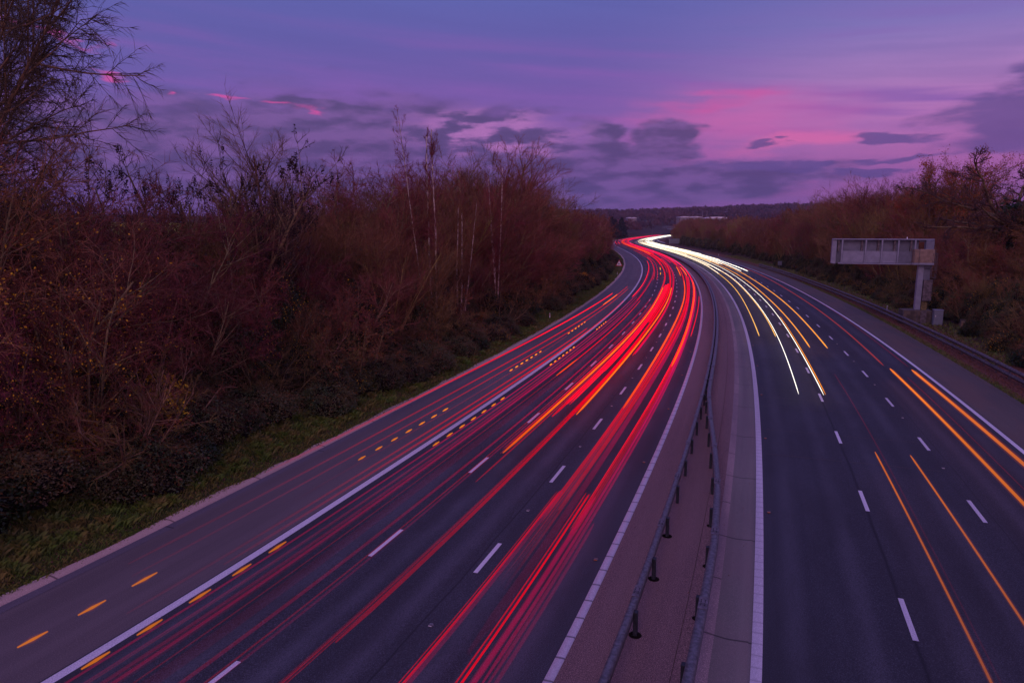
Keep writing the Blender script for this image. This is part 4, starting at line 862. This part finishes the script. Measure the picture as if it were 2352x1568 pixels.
# ------------------------------------------------------------------ cantilever gantry sign on the right
def gantry():
    hd = heading(84); bx, by = 43.9, 73.6
    root = empty('gantry_sign', (bx, by, 0), -hd); tag(root, 'grey cantilever gantry sign seen from behind, reaching over the right hard shoulder', 'gantry sign')
    # local: -x towards the lanes, +y along the road away from the camera
    x0, x1, z0, z1 = -8.9, 1.05, 6.35, 9.05
    mb = MB(); mb.box(x0, -.3, .42, .58, z0, z1, .05); mb.build('sign_panel', M['sign_grey'], root)
    mb = MB(); mb.box(x0 - .02, x1, -.12, .40, z1 - .10, z1 + .02, .02); mb.box(-.2, x1, .4, .5, z1 - .3, z1 - .1); mb.build('top_beam', M['sign_pale'], root)
    mb = MB(); mb.box(x0 + .7, -.8, -.14, .40, z0 - .03, z0 + .12, .02); mb.build('bottom_beam', M['sign_pale'], root)
    for k, x in enumerate((x0 + 1.0, -5.55, -3.95, -2.35, -.75, .55)):
        mb = MB(); mb.box(x - .075, x + .075, -.13, .02, z0 + .13 if k < 5 else 7.9, z1 - .12, .01); mb.build('rib', M['sign_pale'], root)
        if k < 5:
            mb = MB(); mb.box(x - .42, x - .24, .1, .4, z0 + 1.35, z1 - .14); mb.build('bracket', M['steel_old'], root)
    xs_ = [x0 + 1.08, -5.63, -4.03, -2.43, -.83]; xr = [-5.63, -4.03, -2.43, -.83, .2]
    for k in range(5):
        a = (x0 + 1.0, -5.55, -3.95, -2.35, -.75)[k] + .09; b = ((-5.55, -3.95, -2.35, -.75, .1)[k]) - .09
        mb = MB(); mb.box(a, b, -.04, .05, z0 + .15, z0 + 1.35, .015); mb.box(a, b, -.06, -.03, z0 + 1.33, z0 + 1.40); mb.build('lower_panel', M['sign_pale' if k != 3 else 'sign_grey'], root)
    mb = MB(); mb.prism([(x0, z0 + .05), (x0 + .45, z0 - .02), (x0 + .45, z1), (x0 + .18, z1), (x0, z1 - .15)], .05, .6); mb.build('end_cap', M['sign_pale'], root)
    mb = MB(); mb.box(-1.0, 1.0, -.75, -.15, 6.55, 8.0, .03); ob = mb.build('control_box', M['ochre'], root)
    mb = MB(); mb.box(-1.05, 1.02, -.8, -.1, 6.35, 6.56, .02); mb.build('control_box_tray', M['sign_pale'], ob)
    for x in (-.95, -.45, 1.05): mb = MB(); mb.tube((x, -.8, 6.5), (x, -.8, 8.05), .025, n=6); mb.build('rail', M['steel_old'], ob)
    mb = MB(); mb.box(-.30, .25, -.28, .28, 1.5, 6.35, .03); mb.build('post', M['sign_pale'], root)
    mb = MB(); mb.box(.2, 1.0, -.3, .35, 6.0, 8.9, .03); mb.build('post_head', M['sign_grey'], root)
    mb = MB(); mb.box(.27, .95, -.1, .45, 2.9, 6.0, .02); mb.build('cable_duct', M['sign_grey'], root)
    mb = MB(); mb.box(.30, 1.15, -.45, -.12, 2.5, 4.75, .02); mb.build('ladder_guard', M['steel_old'], root)
    mb = MB()
    for x in (.85, 1.28):
        for y in (-.75, -.35): mb.tube((x, y, 4.75 if y > -.5 else 5.0), (x, y, 7.6), .022, n=6)
    for z in (5.0, 5.85, 6.7, 7.55):
        mb.tube((.85, -.75, z), (1.28, -.75, z), .02, n=6); mb.tube((1.28, -.75, z), (1.28, -.35, z), .02, n=6); mb.tube((.85, -.75, z), (.85, -.35, z), .02, n=6)
    for k in range(10): mb.tube((.85, -.35, 4.8 + .3 * k), (1.28, -.35, 4.8 + .3 * k), .014, n=5)
    mb.build('ladder_cage', M['steel_old'], root)
    mb = MB(); mb.box(.3, .9, -.2, .3, 1.45, 2.5, .02); mb.build('post_foot', M['bark_brown'], root)
    mb = MB(); mb.box(-1.5, 1.35, -.9, 1.1, -.2, 1.5, .03); mb.build('plinth', M['concrete'], root)
    for x in (-1.5, -.2, 1.3): mb = MB(); mb.tube((x, -1.0, 0), (x, -1.0, 1.55), .02, n=6); mb.build('handrail_post', M['steel_old'], root)
    mb = MB(); mb.box(.15, .7, -1.0, -.93, 0, 1.45); mb.build('plinth_step', M['steel_old'], root)
    mb = MB(); mb.tube((-1.5, .3, 9.07), (-1.5, .3, 9.28), .06, .04, 8); mb.build('beacon', M['roofwhite'], root)
gantry()
def on(s, off): x, y = px(s, off); return (x, y, at_ground(x, y))
c = empty('roadside_cabinet', (45.0, 71.6, 0.05), -heading(84)); tag(c, 'grey metal equipment cabinet standing against the gantry plinth', 'cabinet')
mb = MB(); mb.box(-.45, .42, -.3, .3, .08, 1.62, .02); mb.build('body', M['cab_grey'], c); mb = MB(); mb.box(-.5, .47, -.34, .34, 1.62, 1.7, .015); mb.build('lid', M['sign_pale'], c)
mb = MB(); mb.box(-.38, .35, -.315, -.302, .15, 1.55); d_ = mb.build('door', M['cab_grey'], c); mb = MB(); mb.box(-.32, -.27, -.34, -.31, .95, 1.12); mb.build('handle', M['white'], d_)
mb = MB(); mb.box(-.5, .47, -.36, .36, -.2, .08); mb.build('base', M['concrete'], c)
c = empty('service_pillar', (45.9, 68.9, 0.05), -heading(80)); tag(c, 'small brown service pillar right of the grey cabinet behind the barrier', 'pillar')
mb = MB(); mb.box(-.22, .22, -.15, .15, -.1, .95, .02); mb.build('body', M['steel_old'], c); mb = MB(); mb.box(-.24, .24, -.17, .17, .95, 1.02, .02); mb.build('cap', M['concrete'], c); mb = MB(); mb.box(-.17, .17, -.165, -.152, .1, .85); mb.build('door', M['ochre'], c)

# ------------------------------------------------------------------ triangular warning sign on the left verge
def warning():
    p = on(163, -18.0); root = empty('warning_sign', p, -heading(160)); tag(root, 'red-bordered triangular warning sign with a black aircraft shape on the left verge', 'road sign')
    mb = MB(); mb.tube((0, 0.05, -.2), (0, 0.05, 2.3), .045, n=8); mb.build('post', M['steel_old'], root)
    def tri(a, z, y0, y1, m, nm, par):
        pts = []; h = a * sqrt(3) / 2
        for cx, cz, t0 in ((-a / 2, z, 210), (a / 2, z, 330), (0, z + h, 90)):
            for dt in (-50, -25, 0, 25, 50):
                t = radians(t0 + dt); r_ = .07; pts.append((cx + cos(t) * r_ - (cx * .1), cz + sin(t) * r_ ))
        pts.sort(key=lambda q: math.atan2(q[1] - (z + h / 3), q[0])); mb = MB(); mb.prism(pts, y0, y1); return mb.build(nm, m, par)
    f = tri(1.62, 1.35, -.03, .0, M['red'], 'sign_plate', root); g = tri(1.08, 1.53, -.045, -.031, M['white'], 'sign_face', f)
    mb = MB(); T = lambda x, z: (x * cos(-.35) - z * sin(-.35), 1.86 + x * sin(-.35) + z * cos(-.35))
    mb.prism([T(-.34, .03), (T(-.30, .10)), T(-.2, .05), T(.1, .06), T(.30, .04), T(.36, 0), T(.30, -.04), T(-.2, -.03)], -.058, -.046)
    mb.prism([T(-.02, .0), T(.12, .0), T(-.12, -.24), T(-.2, -.24)], -.062, -.0585); mb.build('symbol', M['black'], f)
warning()
def marker(s, off, label):
    p = on(s, off); root = empty('marker_post', p, -heading(s)); tag(root, label, 'marker post', 'white roadside marker posts'); root.scale = (.75, .75, .62)
    mb = MB(); mb.prism([(-.06, -.1), (.06, -.1), (.06, .95), (.03, 1.0), (-.03, 1.0), (-.06, .95)], -.02, .02); mb.build('post', M['white'], root)
    mb = MB(); mb.box(-.045, .045, -.03, -.021, .62, .82); mb.build('reflector', M['red' if off < 0 else 'black'], root)
marker(76.2, -18.6, 'white marker post with a red reflector on the left grass verge')
marker(153, -17.9, 'thin marker post just below the triangular warning sign')
marker(95.0, 20.2, 'marker post just left of the gantry plinth behind the barrier')
marker(184, 19.6, 'white marker post at the end of the weathered barrier')
marker(264, 18.4, 'far white marker post on the right grass verge')
def backsign(x, y, z0, z1, wd, label, posts=(-.3, .3), panels=1, rz=0.0):
    root = empty('road_sign', (x, y, at_ground(x, y)), rz); tag(root, label, 'road sign'); g0 = root.location.z
    mb = MB(); mb.box(-wd / 2, wd / 2, -.03, .03, z0 - g0, z1 - g0, .01); f = mb.build('panel', M['sign_grey'], root)
    mb = MB(); n = max(2, int(wd / .9))
    for k in range(1, panels * n): xx = -wd / 2 + wd * k / (panels * n); mb.box(xx - .02, xx + .02, -.06, -.032, z0 - g0, z1 - g0)
    for zz in (z0 + (z1 - z0) * .3, z0 + (z1 - z0) * .7): mb.box(-wd / 2, wd / 2, -.09, -.062, zz - g0 - .03, zz - g0 + .03)
    mb.build('stiffener', M['steel_old'], f)
    for q_ in posts: mb = MB(); mb.tube((q_ * wd, .06, -.3), (q_ * wd, .06, z1 - g0 - .1), .06, n=8); mb.build('post', M['steel_old'], root)
x, y = px(183, 21.2); backsign(x, y, .9, 1.95, 1.0, 'small grey back of a sign on the right verge', (0,), rz=-heading(183))
backsign(94.5, 402, .9, 3.7, 5.9, 'large grey back of a direction sign beside the far bend', (-.42, .35), rz=-.2)
# pale parapet where the motorway crosses a small bridge at the bend
r_ = empty('bridge_parapet', tuple(P(np.array([440.]), np.array([17.6]), 0)[0])); tag(r_, 'pale concrete bridge parapet on the inside of the far bend', 'parapet'); inv = Matrix.Translation(-r_.location)
for nm, prof, m_ in (('wall', [(0, -.5), (0, .9), (.35, .9), (.35, -.5)], 'concrete'), ('coping', [(-.06, .9), (-.06, 1.15), (.41, 1.15), (.41, .9)], 'roofwhite')):
    o = swept(nm, prof, 425, 520, lambda s: np.full_like(s, 17.6), M[m_], r_); o.matrix_parent_inverse = inv
# road studs
sm_ = MB(); sm_.prism([(-.07, 0), (-.05, .022), (.05, .022), (.07, 0)], -.05, .05); studm = sm_.mesh('stud_body', M['steel_old'])
def stud(s, off, label, m_='orange'):
    p = P(np.array([s]), np.array([off]), .018)[0]; root = empty('road_stud', tuple(p), -heading(s)); tag(root, label, 'road stud', 'reflective road studs')
    link('body', studm, root); mb = MB(); mb.box(-.045, .045, -.058, -.051, .004, .02); mb.box(-.045, .045, .051, .058, .004, .02); mb.build('lens', M[m_], root)
for k in range(9): stud(20.9 + 9.6 * k, -2.42, 'orange stud beside the white kerb of the central reserve')
for k in range(6): stud(26.6 + 9.4 * k, 2.72, 'orange stud beside the ribbed white line of the right carriageway')
for k in range(9): stud(15.8 + 7.95 * k, -5.62, 'white stud between dashes of the inner left lane line', 'white')
for k in range(5): stud(34.0 + 8.28 * k, 9.92, 'white stud between dashes of the outer right lane line', 'white')

# ------------------------------------------------------------------ far things
def warehouse(x, y, z, wd, dp, h, label, curved=False):
    root = empty('warehouse', (x, y, z)); tag(root, label, 'building')
    mb = MB(); mb.box(-wd / 2, wd / 2, 0, dp, -14, h, .1); wl = mb.build('wall', M['wallgrey'], root)
    if curved:
        pts = [(-wd / 2 - .3, h + .05)] + [(wd / 2 * cos(t), h + .05 + 2.6 * sin(t)) for t in np.linspace(pi, 0, 12)] + [(wd / 2 + .3, h + .05)]
        mb = MB(); mb.prism([pts[0]] + pts[1:-1] + [pts[-1]], -.4, dp + .4)
    else:
        mb = MB(); mb.prism([(-wd / 2 - .5, h + .05), (wd / 2 + .5, h + .05), (wd / 2 + .5, h + .5), (wd / 4, h + 1.6), (0, h + .6), (-wd / 4, h + 1.6), (-wd / 2 - .5, h + .5)], -.5, dp + .5)
    mb.build('roof', M['roofwhite'], root)
    mb = MB(); mb.box(-wd * .42, wd * .42, -.1, -.003, h * .55, h * .72); mb.build('window_band', M['cab_grey'], root)
warehouse(262 + 17, 1080, 19.5, 34, 26, 6.0, 'long white-roofed warehouse in the valley beyond the bend')
warehouse(314, 1060, 20.6, 34, 26, 3.0, 'white barrel-roofed building right of the long warehouse', True)
warehouse(196, 1130, 23.6, 14, 20, 1.2, 'low pale industrial building left of the long warehouse')
for k, x in enumerate((300.5, 307.5)):
    m_ = MB(); m_.tube((0, 0, -20), (0, 0, 14), .45, .3, 8); rt = empty('chimney', (x, 1095, 22)); tag(rt, ['left', 'right'][k] + ' of two thin chimneys behind the white-roofed buildings', 'chimney'); m_.build('stack', M['wallgrey'], rt); m_ = MB(); m_.tube((0, 0, 14), (0, 0, 14.4), .5, n=8); m_.build('cap', M['steel_d'], rt)
for k, (x, y, h) in enumerate(((214.5, 900, 20.5), (140, 690, 17.5), (187, 1120, 37))):
    rt = empty('lamp_column', (x, y, 0)); tag(rt, ['tall lamp column at the far right end of the light trails', 'lamp column above the middle of the far bend', 'thin mast by the low pale industrial building'][k], 'lamp column')
    m_ = MB(); m_.tube((0, 0, 0), (0, 0, h), .22, .10, 8); m_.build('column', M['steel'], rt); m_ = MB(); m_.tube((0, 0, h - .1), (1.6, 0, h + .2), .07, n=6); m_.build('bracket', M['steel'], rt); m_ = MB(); m_.box(1.4, 2.4, -.2, .2, h + .1, h + .3, .03); m_.build('lantern', M['sign_pale'], rt)
rt = empty('overbridge', (245, 1010, 0)); tag(rt, 'thin grey road bridge crossing beyond the far bend', 'bridge')
m_ = MB(); m_.box(-18, 22, -4, 4, 7.0, 8.2, .05); m_.build('deck', M['cab_grey'], rt)
m_ = MB(); m_.box(-26, 22, -4.3, -4.1, 11.2, 11.6); m_.box(-26, 22, -4.3, -4.1, 9.9, 10.2)
for k in range(17): m_.box(-26 + 3 * k, -25.8 + 3 * k, -4.28, -4.12, 8.2, 11.2)
m_.build('parapet', M['sign_pale'], rt)
for x in (-8, 10): m_ = MB(); m_.box(x - .5, x + .5, -3, 3, -2, 7.0); m_.build('pier', M['concrete'], rt)
rt = empty('house', (107, 705, 0)); tag(rt, 'small pale gabled house behind the left end of the far bend', 'house')
m_ = MB(); m_.box(-5, 5, 0, 7, -1, 3.0); wl = m_.build('wall', M['wallgrey'], rt); m_ = MB(); m_.prism([(-5.4, 3.02), (5.4, 3.02), (1.2, 5.3), (-1.2, 5.3)], -.4, 7.4); m_.build('roof', M['roofwhite'], rt)
for x in (-3, 2): m_ = MB(); m_.box(x, x + 1.2, -.06, -.002, .9, 2.2); m_.build('window', M['black'], rt)

# ------------------------------------------------------------------ thin evening haze over the valley
mb = MB(); mb.box(-3600, 3600, -140, 4600, -6, 190); hz = bpy.data.materials.new('haze_air'); hz.use_nodes = True; t = NT(hz.node_tree); t.n.clear()
pv = t.new('ShaderNodeVolumePrincipled'); pv.inputs['Color'].default_value = (0.8, 0.75, 0.9, 1); pv.inputs['Density'].default_value = 0.00011; pv.inputs['Anisotropy'].default_value = 0.2
o_ = t.new('ShaderNodeOutputMaterial'); t.l.new(pv.outputs[0], o_.inputs['Volume']); tag(mb.build('haze', hz), kind='stuff')
